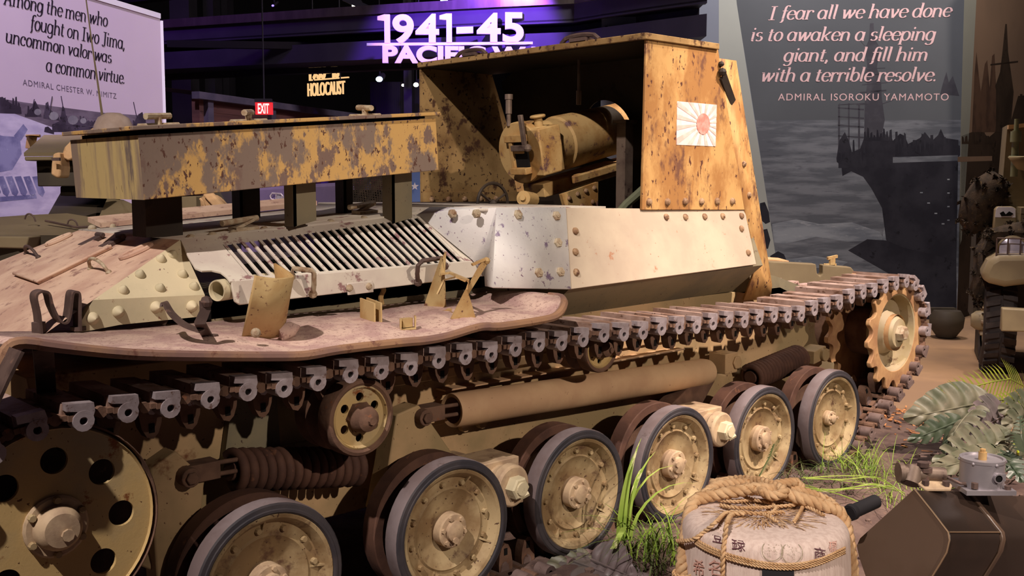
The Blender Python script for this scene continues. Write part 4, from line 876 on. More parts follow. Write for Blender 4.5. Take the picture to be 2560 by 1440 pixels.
# ---- hand drawn slab serif: strokes per letter, drawn with a broad nib
def arc(cx, cy, rx, ry, a0, a1, n=14): return [(cx+rx*math.cos(math.radians(a0+(a1-a0)*i/n)), cy+ry*math.sin(math.radians(a0+(a1-a0)*i/n))) for i in range(n+1)]
def sl(x, y, w=.07): w *= 1.25; return ('s', [(x-w, y), (x+w, y)])
bowl = lambda cx: arc(cx, .24, .185, .235, 0, 360, 22)
X_ = .46
GL = {
'a': (.52, [bowl(.22), [(.41,X_),(.41,.1)], arc(.46,.09,.05,.08,180,300,6)]),
'b': (.5, [[(.09,.74),(.09,.05)], bowl(.27), sl(.06,.74,.05)]),
'c': (.44, [arc(.24,.24,.19,.235,48,318,18), arc(.35,.37,.035,.035,0,360,8)]),
'd': (.52, [bowl(.22), [(.41,.74),(.41,.1)], arc(.46,.09,.05,.08,180,300,6), sl(.38,.74,.05)]),
'e': (.45, [arc(.24,.24,.19,.235,8,322,20), [(.06,.25),(.43,.25)]]),
'f': (.32, [[(.17,.58),(.15,.05)], arc(.29,.58,.12,.15,180,40,9), arc(.07,-.02,.09,.12,30,-110,7), ('s',[(.04,X_),(.32,X_)])]),
'g': (.5, [bowl(.22), [(.41,X_),(.41,-.06)], arc(.23,-.06,.18,.16,0,-150,12)]),
'h': (.54, [[(.09,.74),(.09,0)], arc(.26,.28,.17,.18,170,0,10), [(.43,.28),(.43,.08)], arc(.48,.08,.05,.07,180,290,5), sl(.06,.74,.05), sl(.09,0)]),
'i': (.24, [[(.11,X_),(.11,.1)], arc(.16,.09,.05,.08,180,300,6), ('d',(.12,.65)), sl(.08,X_,.05)]),
'k': (.52, [[(.09,.74),(.09,0)], [(.42,X_),(.12,.2)], [(.2,.27),(.34,.06),(.46,.03)], sl(.06,.74,.05), sl(.09,0), sl(.40,X_,.07)]),
'l': (.24, [[(.11,.74),(.11,.1)], arc(.16,.09,.05,.08,180,300,6), sl(.08,.74,.05)]),
'm': (.82, [[(.09,X_),(.09,0)], arc(.24,.28,.15,.18,170,0,9), [(.39,.28),(.39,0)], arc(.54,.28,.15,.18,170,0,9), [(.69,.28),(.69,.08)], arc(.74,.08,.05,.07,180,290,5), sl(.06,X_,.05), sl(.09,0), sl(.39,0)]),
'n': (.54, [[(.09,X_),(.09,0)], arc(.26,.28,.17,.18,170,0,10), [(.43,.28),(.43,.08)], arc(.48,.08,.05,.07,180,290,5), sl(.06,X_,.05), sl(.09,0)]),
'o': (.46, [bowl(.23)]),
'p': (.5, [[(.09,X_),(.07,-.2)], bowl(.27), sl(.06,X_,.05), sl(.08,-.2,.08)]),
'r': (.38, [[(.09,X_),(.09,0)], arc(.25,.28,.16,.18,170,50,8), ('d',(.34,.40)), sl(.06,X_,.05), sl(.09,0)]),
's': (.4, [arc(.2,.35,.135,.105,35,255,10), arc(.2,.13,.15,.12,80,-150,10)]),
't': (.32, [[(.14,.62),(.12,.1)], arc(.2,.1,.08,.09,180,320,8), ('s',[(.02,X_),(.28,X_)])]),
'u': (.54, [[(.09,X_),(.09,.17)], arc(.25,.17,.16,.16,180,355,10), [(.42,X_),(.42,.1)], arc(.47,.09,.05,.08,180,300,5), sl(.06,X_,.05), sl(.39,X_,.05)]),
'v': (.46, [[(.08,X_),(.19,.0)], [(.19,.0),(.38,.34),(.36,X_)], sl(.06,X_,.05)]),
'w': (.7, [[(.08,X_),(.17,.0)], [(.17,.0),(.36,X_)], [(.36,X_),(.43,.0)], [(.43,.0),(.62,.34),(.6,X_)], sl(.06,X_,.05)]),
'I': (.36, [[(.17,.7),(.17,0)], sl(.17,.7,.13), sl(.17,0,.13)]),
'A': (.66, [[(.32,.7),(.08,0)], [(.34,.7),(.52,0)], ('s',[(.17,.24),(.46,.24)]), sl(.08,0,.08), sl(.52,0,.1)]),
'J': (.42, [[(.27,.7),(.27,.08)], arc(.15,.08,.12,.14,0,-150,8), sl(.27,.7,.13)]),
',': (.2, [('d',(.08,.04)), [(.11,.04),(.05,-.12)]]), '.': (.2, [('d',(.08,.045))]), ' ': (.24, [])}
def glyphs(txt, wt=.085, shear=.2, mx=.034):
    """flat polygons of a line of text in em units, and its length"""
    out = []; x = 0; sid = 0
    for ch in txt:
        w_, st = GL[ch]
        for s_ in st:
            sid += 1
            if isinstance(s_, tuple) and s_[0] == 'd':
                cx, cy = s_[1]; out.append([sid]+[(x+cx+.055*math.cos(2*PI*k/10), cy+.055*math.sin(2*PI*k/10)) for k in range(10)]); continue
            ser = isinstance(s_, tuple); pts = s_[1] if ser else s_; L_, R_ = [], []
            for i, p in enumerate(pts):
                a_, c_ = pts[max(i-1,0)], pts[min(i+1,len(pts)-1)]; dx, dy = c_[0]-a_[0], c_[1]-a_[1]; l = math.hypot(dx, dy) or 1
                hw = (.5*mx if ser else .5*(mx+(wt-mx)*abs(dy/l)**1.3)); nx_, ny_ = -dy/l*hw, dx/l*hw
                L_.append((x+p[0]+nx_, p[1]+ny_)); R_.append((x+p[0]-nx_, p[1]-ny_))
            for i in range(len(pts)-1): out.append([sid, L_[i], L_[i+1], R_[i+1], R_[i]])
        x += w_
    return [[pl[0]]+[(px+py*shear, py) for px, py in pl[1:]] for pl in out], x
class Plane:
    def __init__(s, p, n): s.p = V(p); s.n = V(n).normalized(); s.n = s.n if s.n.dot(FW) < 0 else -s.n; s.k = 0
    def at(s, px, py, off=0): return onp(px, py, s.p, s.n)+s.n*off*.18
    def shape(s, b, pts, off, mi=0): b.flat([s.at(*q, off) for q in pts], mi)
    def line(s, b, txt, a, c, hpx, off, shear=.2, wt=.112, mi=0):
        A_, C_ = s.at(*a, off), s.at(*c, off); U_ = C_-A_; pl, L_ = glyphs(txt, wt, shear); cap = (s.at(a[0], a[1]-hpx, off)-A_).length/.7; k = U_.length/L_; U_.normalize(); up_ = V((0,0,1))
        for q in pl: b.flat([A_+U_*(u*k)+up_*(v*cap)+s.n*(.0005*(q[0] % 6)) for u, v in q[1:]], mi)
    def caps(s, b, txt, a, c, hpx, off, space=1.15):
        vs, fs = text_mesh(txt, 1, 0, space=space); x0, x1 = min(v.x for v in vs), max(v.x for v in vs); y1 = max(v.y for v in vs); A_, C_ = s.at(*a, off), s.at(*c, off); h = (s.at(a[0], a[1]-hpx, off)-A_).length
        b.add([A_.lerp(C_, (v.x-x0)/(x1-x0))+V((0,0,v.y/y1*h)) for v in vs], fs)
def jag_(x0, x1, base, lo, hi, step, seed):
    """a broken outline of small things seen from far"""
    r_ = random.Random(seed); pts = [(x0, base)]; x = x0
    while x < x1: y = r_.uniform(lo, hi); pts += [(x, y), (x+step*.5, y+r_.uniform(-3,3)), (x+step*.8, base-r_.uniform(0,5))]; x += step
    return pts+[(x1, base)]
# ---- left banner
Rb = dep(408, 300, 10.2); bd = V((.86,.51,0)).normalized(); PB = Plane(Rb, (bd.y,-bd.x,0)); Lb = 4.2
zt = PB.at(406, 42).z
BN = thing('quote_banner', 'tall pale lilac printed banner with a serif quotation above grey boats, left of the gun', 'banner', (Rb.x-bd.x*Lb/2, Rb.y-bd.y*Lb/2, 0), world=True)
q = V((Rb.x, Rb.y, 0)); b = MB(); b.poly([q-bd*Lb, q, q+V((0,0,zt)), q-bd*Lb+V((0,0,zt+.12))], -PB.n*.04); b.build('printed_panel', M['banner_paper'], BN)
b = MB(); b.beam(q+V((0,0,zt))-PB.n*.02, q-bd*Lb+V((0,0,zt+.12))-PB.n*.02, .06, .05); b.beam(q+bd*.02-PB.n*.02, q+bd*.02+V((0,0,zt-.04))-PB.n*.02, .05, .05); b.build('frame_rail', M['sign_white'], BN)
b = MB(); PB.line(b, 'Among the men who', (8,10), (268,67), 36, .006); PB.line(b, 'fought on Iwo Jima,', (74,73), (312,124), 36, .006); PB.line(b, 'uncommon valor was', (12,105), (278,158), 34, .006); PB.line(b, 'a common virtue.', (114,178), (312,210), 34, .006); b.build('quotation', M['ink'], BN, fixn=False)
b = MB(); PB.caps(b, 'ADMIRAL CHESTER W. NIMITZ', (57,213), (291,247), 15, .006); b.build('credit', M['ink_soft'], BN, fixn=False)
b = MB(); PB.shape(b, [(-300,240),(0,246),(60,256),(150,268),(260,282),(404,292),(404,345),(260,345),(-300,330)], .003)
b.build('printed_sea', M['print_mid'], BN, fixn=False)
b = MB(); PB.shape(b, [(-300,280),(30,282),(80,300),(140,322),(220,335),(290,350),(300,560),(-300,640)], .0045); b.build('printed_spray', M['print_light'], BN, fixn=False)
b = MB()
for pl in ([(-40,250),(6,242),(14,250),(30,260),(52,268),(54,285),(-40,282)], [(62,292),(72,276),(80,268),(88,252),(100,275),(104,292)], [(108,296),(114,258),(120,254),(124,272),(146,292),(150,302)], [(150,302),(156,262),(162,272),(166,296),(240,306),(242,314),(196,318),(130,312)], [(130,316),(150,308),(235,318),(230,332),(135,330)], [(330,322),(338,300),(344,288),(352,282),(356,280),(362,302),(368,318),(366,326),(328,328)], [(110,330),(112,318),(120,316),(135,330),(135,336)]): PB.shape(b, pl, .006)
for a_, c_ in (((85,248),(80,275)),((130,241),(122,285)),((152,240),(157,268)),((333,255),(341,292))): b.beam(PB.at(*a_,.006), PB.at(*c_,.006), .010, .004)
for x0, x1, bs_, lo, hi, sd in ((-60,50,272,240,262,1),(62,100,292,262,285,2),(150,240,312,288,305,3),(130,236,330,308,322,4),(332,362,320,284,310,5)): PB.shape(b, jag_(x0, x1, bs_, lo, hi, 7, sd), .0075)
b.build('printed_boats', M['print_dark'], BN, fixn=False)
b = MB()
for cx, cy, r_ in ((94,280,9),(134,290,12),(182,300,13),(208,302,8)): PB.shape(b, [(cx+r_*math.cos(2*PI*k/12), cy+r_*.9*math.sin(2*PI*k/12)) for k in range(12)], .008)
b.build('printed_domes', M['print_grey'], BN, fixn=False)
b = MB(); PB.shape(b, [(-40,330),(8,340),(38,342),(50,350),(54,385),(44,402),(30,425),(-40,438)], .006); PB.shape(b, [(34,340),(58,310),(69,324),(52,352)], .0075)
for k in range(6): PB.shape(b, [(-30+k*22,442),(-14+k*22,440),(2+k*22,480),(-4+k*22,492),(-14+k*22,485)], .0075)
PB.shape(b, [(-40,495),(90,486),(92,496),(-40,508)], .0075)
b.build('printed_turret', M['print_blue'], BN, fixn=False)
# ---- right mural wall
Pa = onz(2391, 797, 0); ml = (-r0+V((.683,.73,0))*.09).normalized(); PM = Plane(Pa, (ml.y,-ml.x,0))
ZT = 4.3; Wl = (PM.at(1500,400)-Pa); Wl = V((Wl.x,Wl.y,0)).length
WR = MB(); WR.poly([Pa, Pa+ml*Wl, Pa+ml*Wl+V((0,0,ZT)), Pa+V((0,0,ZT))], -PM.n*.15); WR = struct(WR.build('wall_right', M['mural_sky']))
def wp(name, mat, shapes, off, P=PM, par=WR):
    b = MB()
    for pl in shapes: P.shape(b, pl, off)
    return b.build(name, M[mat], par, fixn=False)
wp('printed_wedge', 'mural_wedge', [[(1797,-90),(1832,-90),(1842,10),(1933,600),(1965,800),(1797,800)]], .004)
wp('printed_sky', 'mural_deep', [[(1832,-90),(2411,-90),(2409,300),(1888,300),(1842,10)]], .004)
wp('printed_sea', 'mural_sea', [[(1888,300),(2409,300),(2391,797),(1965,800),(1933,600)]], .004)
wp('printed_surf', 'mural_foam', [[(1930,560),(1990,548),(2050,560),(2130,556),(2200,580),(2210,600),(2120,604),(2040,592),(1960,610),(1936,606)], [(2212,560),(2240,545),(2262,580),(2300,606),(2340,612),(2330,622),(2240,614),(2205,600)], [(1948,650),(2040,640),(2120,655),(2100,668),(1960,672)]], .0055)
wp('printed_swell', 'mural_ship', [[(2120,626),(2168,598),(2230,602),(2300,616),(2391,622),(2391,797),(2270,797),(2250,700),(2180,660)]], .0062)
tower = [(2175,58),(2184,58),(2186,95),(2200,120),(2192,170),(2203,205),(2204,240),(2212,300),(2206,330),(2230,348),(2160,352),(2162,250),(2168,210),(2160,190),(2168,168),(2163,120),(2172,100)]
cage = [[(2095,262),(2100,258),(2100,400),(2095,400)], [(2120,258),(2124,258),(2124,400),(2120,400)], [(2145,262),(2150,262),(2150,400),(2145,400)]]+[[(2095,y),(2160,y+4),(2160,y+8),(2095,y+3)] for y in (268,290,312,338)]
wp('printed_mast', 'mural_mast', [tower]+cage+[[(2148,188),(2206,184),(2206,187),(2148,191)],[(2150,230),(2216,224),(2216,228),(2150,234)]], .0062)
hull_ = [(2091,396),(2098,352),(2112,330),(2122,352),(2130,380),(2150,372),(2160,345),(2200,342),(2232,352),(2250,334),(2262,340),(2270,360),(2300,345),(2312,330),(2330,352),(2345,338),(2352,322),(2362,345),(2396,350),(2391,650),(2260,620),(2215,600),(2205,520),(2178,470),(2158,442),(2128,428),(2106,440),(2103,412),(2092,405)]
wp('printed_carrier', 'mural_ship', [hull_], .0078)
def jag(x0, x1, base, lo, hi, step, seed):
    r_ = random.Random(seed); pts = [(x0, base)]; x = x0
    while x < x1:
        y = r_.uniform(lo, hi); pts += [(x, y), (x+step*r_.uniform(.3,.7), y+r_.uniform(-4,4)), (x+step*.75, base-r_.uniform(0,8))]; x += step
    return pts+[(x1, base)]
wp('printed_aircraft', 'mural_ship', [jag(2238,2396,392,318,368,11,3), jag(2096,2160,420,350,400,9,5), jag(2160,2232,352,318,345,8,9)], .0085)
b = MB()
for a_, c_ in (((2168,150),(2206,146)),((2160,172),(2212,170)),((2156,212),(2218,206)),((2180,60),(2180,30)),((2190,100),(2214,84)),((2168,120),(2148,100)),((2172,260),(2140,262)),((2206,260),(2232,250)),((2098,262),(2162,258))): PM.shape(b, [(a_[0]-1,a_[1]-1),(c_[0]+1,c_[1]-1),(c_[0]+1,c_[1]+1),(a_[0]-1,a_[1]+1)], .0085)
b.build('printed_yards', M['mural_mast'], WR, fixn=False)
wp('printed_glints', 'mural_foam', [[(2368,(y:=430+k*17)),(2374,y),(2374,y+3),(2368,y+3)] if k % 2 else [(2300+k*9,480+k*13),(2307+k*9,480+k*13),(2307+k*9,483+k*13),(2300+k*9,483+k*13)] for k in range(8)], .0095)
wp('printed_stripe', 'mural_sea', [[(2232,393),(2395,388),(2394,402),(2232,407)]], .0092)
wp('printed_far_ships', 'mural_mast', [[(2350,236),(2358,205),(2366,180),(2372,206),(2382,190),(2390,215),(2398,240)]], .0062)
wp('printed_rocks', 'mural_ship', [[(1900,508),(1912,505),(1922,530),(1925,555),(1914,560),(1900,548)],[(1905,575),(1918,572),(1926,600),(1920,622),(1905,620)],[(1925,640),(1945,628),(1960,636),(1966,650),(1930,652)]], .0062)
wp('printed_bow', 'mural_ship', [[(1512,66),(1518,64),(1526,78),(1560,86),(1600,92),(1600,110),(1526,100)]], .0062)
b = MB(); sz_ = 33
PM.line(b, 'I fear all we have done', (1920,50), (2376,42), sz_, .012, .24, .118); PM.line(b, 'is to awaken a sleeping', (1874,103), (2336,101), sz_, .012, .24, .118); PM.line(b, 'giant, and fill him', (1957,154), (2318,152), sz_, .012, .24, .118); PM.line(b, 'with a terrible resolve.', (1900,204), (2341,203), sz_, .012, .24, .118)
b.build('quotation', M['quote_pink'], WR, fixn=False)
b = MB(); PM.caps(b, 'ADMIRAL ISOROKU YAMAMOTO', (1945,251), (2371,251), 17, .012); b.build('credit', M['quote_pink'], WR, fixn=False)
Pb = onz(2462, 774, 0); m2 = (Pb-Pa).normalized(); PR = Plane(Pa, (m2.y,-m2.x,0))
W2 = MB(); W2.poly([Pa, Pa+m2*4.5, Pa+m2*4.5+V((0,0,ZT)), Pa+V((0,0,ZT))], -PR.n*.15); W2 = struct(W2.build('wall_right_return', M['mural_brown']))
wp('printed_wedge', 'mural_wedge', [[(2412,-60),(2444,-60),(2425,300),(2404,600),(2397,620),(2402,300)]], .004, PR, W2)
wp('printed_deck', 'mural_brown_deep', [[(2404,340),(2430,330),(2450,318),(2470,345),(2500,320),(2640,300),(2640,800),(2393,790)]], .004, PR, W2)
wp('printed_masts', 'mural_brown_mast', [[(2430,330),(2436,190),(2441,130),(2447,190),(2452,230),(2462,160),(2468,150),(2474,220),(2480,140),(2486,134),(2490,220),(2498,215),(2500,330)]], .0055, PR, W2)
wp('printed_rigging', 'mural_brown_deep', [jag(2404,2480,360,330,352,9,11), jag(2490,2540,330,190,320,10,4), jag(2540,2640,330,235,300,10,6)], .0065, PR, W2)
wp('printed_pagoda', 'mural_brown_deep', [[(2488,330),(2494,250),(2488,215),(2500,180),(2506,130),(2513,60),(2517,60),(2520,130),(2527,180),(2534,230),(2528,300),(2545,240),(2600,235),(2600,330)], [(2476,160),(2545,152),(2545,156),(2476,164)]], .007, PR, W2)
wp('printed_stripe', 'mural_brown', [[(2394,392),(2480,390),(2480,402),(2394,405)]], .007, PR, W2)
# ================================================================== vehicles behind
paint('olive', C(122,108,82), C(112,98,74), C(92,80,62), s1=2.5, th=.64, s2=9, soft=.15, rough=.7); paint('olive_dark', C(66,58,46), C(58,50,42), s1=3); paint('canvas', C(206,168,126), C(184,146,106), C(150,116,84), s1=9, th=.6, s2=24, soft=.15, rough=.9)
paint('helmet', C(168,148,136), C(152,132,120), s1=8, rough=.55); paint('rubber', C(44,38,38), C(58,50,48), s1=8, rough=.8); paint('net', C(62,50,40), C(44,36,30), C(86,70,48), s1=14, th=.58, s2=30, rough=.95, bump=.6); paint('lens', C(196,190,210), rough=.15, metal=.3); paint('truck', C(140,126,98), C(128,114,90), s1=3, rough=.5)
H_ = V((math.sin(YAW), math.cos(YAW), 0))   # level direction away from the camera
def slab(name, mat, pts, d, thick, par, tilt=0, bev=.006, d2=None):
    """a solid standing at distance d, its outline as given, thick metres deep"""
    b = MB(); n = len(pts)
    b.poly([dep(px, py, d) for px, py in pts], H_*thick+V((0,0,tilt))); return b.build(name, M[mat], par, bev=bev)
AV = thing('armored_vehicle', 'olive armoured vehicle with flat topped turret between the banner and the gun box', 'vehicle', dep(190,560,6.2)*1, world=True); AV.location.z = 0; CEN[AV] = AV.location.copy()
slab('turret_roof', 'olive', [(60,392),(62,402),(330,398),(330,388)], 5.7, 1.2, AV); b = MB(); b.poly([dep(60,391,5.7), dep(330,388,5.7), dep(330,342,6.9), dep(110,345,6.9)], (0,0,.02)); b.build('turret_lid', M['olive'], AV)
slab('turret_body', 'olive_dark', [(90,402),(330,400),(330,466),(94,466)], 5.8, 1.1, AV); slab('turret_ring', 'olive_dark', [(150,466),(330,466),(330,490),(150,490)], 5.9, 1.0, AV)
b = MB(); b.add([dep(118,548,5.6),dep(300,560,5.6),dep(300,485,6.6),dep(156,480,6.6)], [(0,1,2,3)]); b.build('hull_slope', M['olive_dark'], AV, solid=.03)
b = MB(); b.poly([dep(246,545,5.55),dep(340,550,5.55),dep(345,520,5.6),dep(300,500,5.9),dep(268,496,5.9)], H_*.05); b.build('hull_plate', M['olive'], AV)
slab('fuel_box', 'olive', [(335,512),(362,512),(362,528),(335,528)], 5.6, .2, AV)
b = MB(); b.poly([dep(-80,548,4.9),dep(60,538,5.3),dep(168,533,5.4),dep(285,552,5.1),dep(335,575,4.9),dep(200,588,4.6),dep(-80,588,4.5)], (0,0,-.03)); b.build('hull_deck', M['olive'], AV)
b = MB(); b.poly([dep(-80,588,4.5),dep(200,588,4.6),dep(335,576,4.9),dep(335,640,4.9),dep(190,660,4.6),dep(-80,660,4.5)], H_*.4); b.build('hull_side', M['olive_dark'], AV)
slab('side_locker', 'olive', [(-80,590),(72,592),(66,622),(-80,618)], 4.45, .2, AV)
for px, py in ((168,562),(282,556),(62,548)): grab('grab_handle', arch(dep(px,py,4.85), dep(px+27,py+6,4.85), (0,0,.03)), .004, M['iron'], AV, False)
b = MB(); b.tube([dep(114,552,4.9),dep(190,568,4.8),dep(268,566,4.8)], .006, 6); b.build('grab_rail', M['iron'], AV)
slab('rear_stowage', 'olive', [(440,492),(490,490),(492,545),(440,548)], 5.9, .3, AV); slab('rear_stowage', 'olive_dark', [(545,470),(572,520),(602,520),(602,535),(560,540),(520,470)], 6.1, .3, AV); slab('rear_stowage', 'olive', [(455,520),(488,520),(488,550),(455,550)], 5.6, .2, AV)
b = MB(); q_a = AV.location; b.obox((q_a.x+H_.x*.9, q_a.y+H_.y*.9, .62), RT*1.0, H_*.8, (0,0,.40)); b.build('lower_hull', M['olive_dark'], AV, bev=.02)
for k_ in (-1, 1):
    b = MB(); b.obox(V((q_a.x, q_a.y, .34))+H_*.9+RT*(.95*k_), RT*.18, H_*1.0, (0,0,.34)); b.build('track_run', M['rubber'], AV, bev=.12)
b = MB(); b.cyl(dep(76,372,7.4), dep(80,342,7.4), .035, 10); b.lathe([(.001,0),(.10,.0)], dep(83,340,7.4), (0,0,1), 3); b.beam(dep(66,340,7.4), dep(100,340,7.4), .02, .02); b.build('sight_vane', M['bracket'], AV)
ht = thing('steel_helmet', 'dull brown dish shaped steel helmet lying on canvas behind the gun box lid', 'helmet', dep(285,336,6.0), PAN); b = MB(); b.lathe([(.0001,.125),(.04,.122),(.085,.095),(.108,.05),(.112,.022),(.15,.0),(.152,.003),(.112,.028)], (0,0,0), (0,0,1), 28); b.build('helmet_shell', M['helmet'], ht); b = MB(); b.tube([(.16*math.cos(a*PI/14),.16*math.sin(a*PI/14),.002) for a in range(28)], .005, 6, closed=True); b.build('helmet_rim', M['helmet'], ht)
def lumpy(name, pts, d, th, lb, cat, mat='canvas', folds=.012):
    t_ = thing(name, lb, cat, dep(*pts[0], d), PAN); L_ = loc(t_.location); b = MB(); b.poly([L_(dep(px, py, d)) for px, py in pts], (0, th, 0)); b.build('pouch_body', M[mat], t_, bev=.02); return t_, L_
t_, L_ = lumpy('canvas_pouch', [(178,350),(186,352),(184,395),(170,402),(152,392),(160,368)], 5.3, .12, 'tan canvas pouch slung over the turret edge against the box end', 'pouch')
t_, L_ = lumpy('canvas_pouch', [(132,384),(148,380),(152,420),(150,442),(142,446),(126,436),(128,408)], 5.25, .12, 'tan canvas pouch hanging lowest at the turret edge left of the box', 'pouch'); b = MB(); b.obox(L_(dep(140,398,5.2)), (.02,0,0), (0,.008,0), (0,0,.008)); b.build('buckle', M['iron'], t_)
t_, L_ = lumpy('satchel', [(496,492),(530,486),(545,500),(574,530),(548,535),(512,542),(500,525)], 5.2, .12, 'tan canvas satchel lying under the gun box between its posts', 'bag'); b = MB(); b.poly([L_(dep(px,py,5.17)) for px, py in ((505,488),(530,485),(574,530),(546,533))], (0,.03,.01)); b.build('flap', M['canvas'], t_, bev=.008); b = MB(); b.tube([L_(dep(px,py,5.16)) for px, py in ((500,496),(508,505),(514,525),(520,540))], .006, 6); b.build('strap', M['canvas'], t_)
t_ = thing('canvas_roll', 'pale canvas cover lying flat under the brown helmet', 'canvas', dep(240,345,6.0), PAN); L_ = loc(t_.location); b = MB(); b.tube([L_(dep(px,py,6.0)) for px, py in ((205,348),(240,336),(280,340),(325,342))], [.02,.045,.05,.02], 8); b.build('cloth', M['canvas'], t_, sm=80)
an = dep(262,332,6.3); t_ = thing('whip_antenna', 'thin bent whip antenna rising in front of the lilac banner', 'antenna', an, PAN); L_ = loc(an); b = MB(); b.tube([L_(dep(px,py,6.3)) for px, py in ((262,332),(255,285),(244,205),(230,110),(214,-10),(200,-90))], [.009,.008,.006,.005,.004,.004], 6); b.build('whip', M['olive'], t_)
# purple lit small car, cargo net, star panel
paint('car', C(96,80,110), C(80,66,96), s1=3); t_ = thing('field_car', 'small car under the gun box in purple shadow with a guarded lamp', 'car', dep(700,560,9), PAN); t_.location.z = 0; L_ = loc(t_.location)
b = MB(); b.poly([L_(dep(px,py,9)) for px, py in ((600,470),(740,462),(850,456),(862,520),(850,560),(600,560))], (0,.8,0)); b.box((-.36,.05,0),(-.2,.5,1.4)); b.box((.3,.05,0),(.46,.5,1.4)); b.build('car_body', M['car'], t_, bev=.03)
b = MB(); b.tube([L_(dep(px,py,8.95)) for px, py in ((676,490),(680,483),(702,485),(706,490),(704,500),(698,502),(678,498))], .008, 6, closed=True); b.beam(L_(dep(690,484,8.95)), L_(dep(690,501,8.95)), .006, .006); b.build('lamp_guard', M['worn'], t_)
b = MB(); b.lathe([(.0001,0),(.03,.0),(.035,.03)], L_(dep(698,494,8.97)), (0,1,0), 14); b.build('lamp', M['lens'], t_)
t_ = thing('cargo_net', 'dark rope net hanging between the box post and the gun shield', 'net', dep(930,540,6.6), PAN); L_ = loc(t_.location); b = MB()
for k in range(22):
    px = 878+k*5; b.tube([L_(dep(px+2*math.sin(j+k), 436+j*9, 6.6)) for j in range(10)], .005, 4)
for j in range(16): b.tube([L_(dep(878+k*12, 438+j*5.2+1.5*math.sin(k*2+j), 6.6)) for k in range(10)], .005, 4)
b.build('net_mesh', M['net'], t_); b = MB(); b.box((-.16,.1,-2.2),(.16,.14,.16)); b.build('net_board', M['black'], t_)
paint('star_blue', C(96,120,176), rough=.7); t_ = thing('star_panel', 'blue panel with a white star glimpsed at the left edge of the shield', 'panel', dep(1040,470,11), PAN); L_ = loc(t_.location); b = MB(); b.poly([L_(dep(px,py,11)) for px, py in ((1018,430),(1062,430),(1062,520),(1018,520))], (0,.03,0)); b.box((-.05,.0,-1.85),(.05,.05,-.15)); b.build('panel_board', M['star_blue'], t_)
b = MB(); c = L_(dep(1037,466,10.98)); b.flat([c+V((.045*(1 if k % 2 == 0 else .4)*math.sin(PI*k/5),0,.045*(1 if k % 2 == 0 else .4)*math.cos(PI*k/5))) for k in range(10)]); b.build('star', M['sign_white'], t_, fixn=False)
# low armoured side behind the casemate
t_ = thing('landing_craft_side', 'low olive armoured side with a notch behind the front of the gun', 'vehicle', dep(2030,720,7.6), PAN); t_.location.z = 0; L_ = loc(t_.location)
b = MB(); b.poly([L_(dep(px,py,7.6)) for px, py in ((1890,652),(2040,660),(2043,684),(2050,690),(2057,684),(2057,662),(2128,668),(2137,680),(2150,760),(2150,960),(1890,940))], (0,.10,0)); b.build('side_plate', M['olive'], t_, bev=.008)
b = MB(); b.poly([L_(dep(px,py,7.7)) for px, py in ((1890,646),(1972,652),(1972,658),(1890,654))], (0,.3,0)); b.build('top_rail', M['canvas'], t_); b = MB(); c = L_(dep(2080,662,7.65)); b.cyl(c, c+V((0,0,.05)), .025, 8); b.obox(c+V((0,0,.055)), (.035,0,.008), (0,.02,0), (0,0,.01)); b.beam(c+V((-.06,0,.0)), c+V((.03,0,.0)), .02, .02); b.build('toggle', M['bracket'], t_)
t_ = thing('dark_casting', 'dark rounded casting on a bar lying on the floor before the mural', 'object', onz(2365,842,0), PAN); L_ = loc(t_.location); b = MB(); b.lathe([(.0001,.0),(.09,.0),(.16,.10),(.17,.20),(.13,.27),(.0001,.27)], (0,0,0), (0,0,1), 20); b.build('bowl', M['olive_dark'], t_, sm=50); b = MB(); b.beam((-.6,.1,.27),(.12,.1,.265),.08,.04); b.cyl((-.1,.1,.15),(-.1,.1,.27),.03,8); b.build('bar', M['olive_dark'], t_)
# ---- truck at the right edge
to = onz(2497, 946, 0); TR_ = thing('army_truck', 'olive army truck with guarded headlamp and netted flank at the right edge', 'truck', to, PAN-.36); L_ = loc(to); s_ = 8.25/FPX
q_ = lambda px, py, y=0: V(((px-2497)*s_, y, (946-py)*s_))
b = MB(); wc = V((.0,.42,.41)); b.lathe([(.22,-.115),(.30,-.125),(.375,-.115),(.405,-.085),(.41,0),(.405,.085),(.375,.115),(.30,.125),(.22,.115)], wc, (1,0,0), 40)
for k in range(30):
    a = 2*PI*k/30; u = V((0,math.cos(a),math.sin(a))); w_ = V((0,-u.z,u.y))
    for sx in (-1, 1): b.obox(wc+u*.412+V((.062*sx,0,0))+w_*(.02*sx), V((.052,0,0))+w_*.012*sx, w_*.022, u*.016)
tw = b.build('tyre', M['rubber'], TR_, sm=40); b = MB(); b.lathe([(.22,-.10),(.18,-.06),(.09,-.05),(.08,-.16),(.05,-.20),(.0001,-.20)], wc, (1,0,0), 24); b.build('wheel_hub', M['truck'], TR_)
for k in range(6):
    a = 2*PI*k/6; p = wc+V((-.08,.12*math.cos(a),.12*math.sin(a))); b = MB(); b.cyl(p, p-V((.05,0,0)), .016, 6); b.build('wheel_nut', M['bolt'], TR_)
b = MB(); pts = [(-.16,.78),(-.165,.86),(-.13,.95),(-.06,1.0),(.5,1.02),(.5,.80),(.2,.78),(.0,.745)]; b.poly([(x,-.12,z) for x, z in pts], (0,1.0,0)); b.build('front_fender', M['truck'], TR_, bev=.05)
b = MB(); b.poly([q_(2487,812,-.35),q_(2700,806,-.35),q_(2700,760,-.35),q_(2487,756,-.35)], (0,.12,0)); b.build('bumper', M['truck'], TR_, bev=.01)
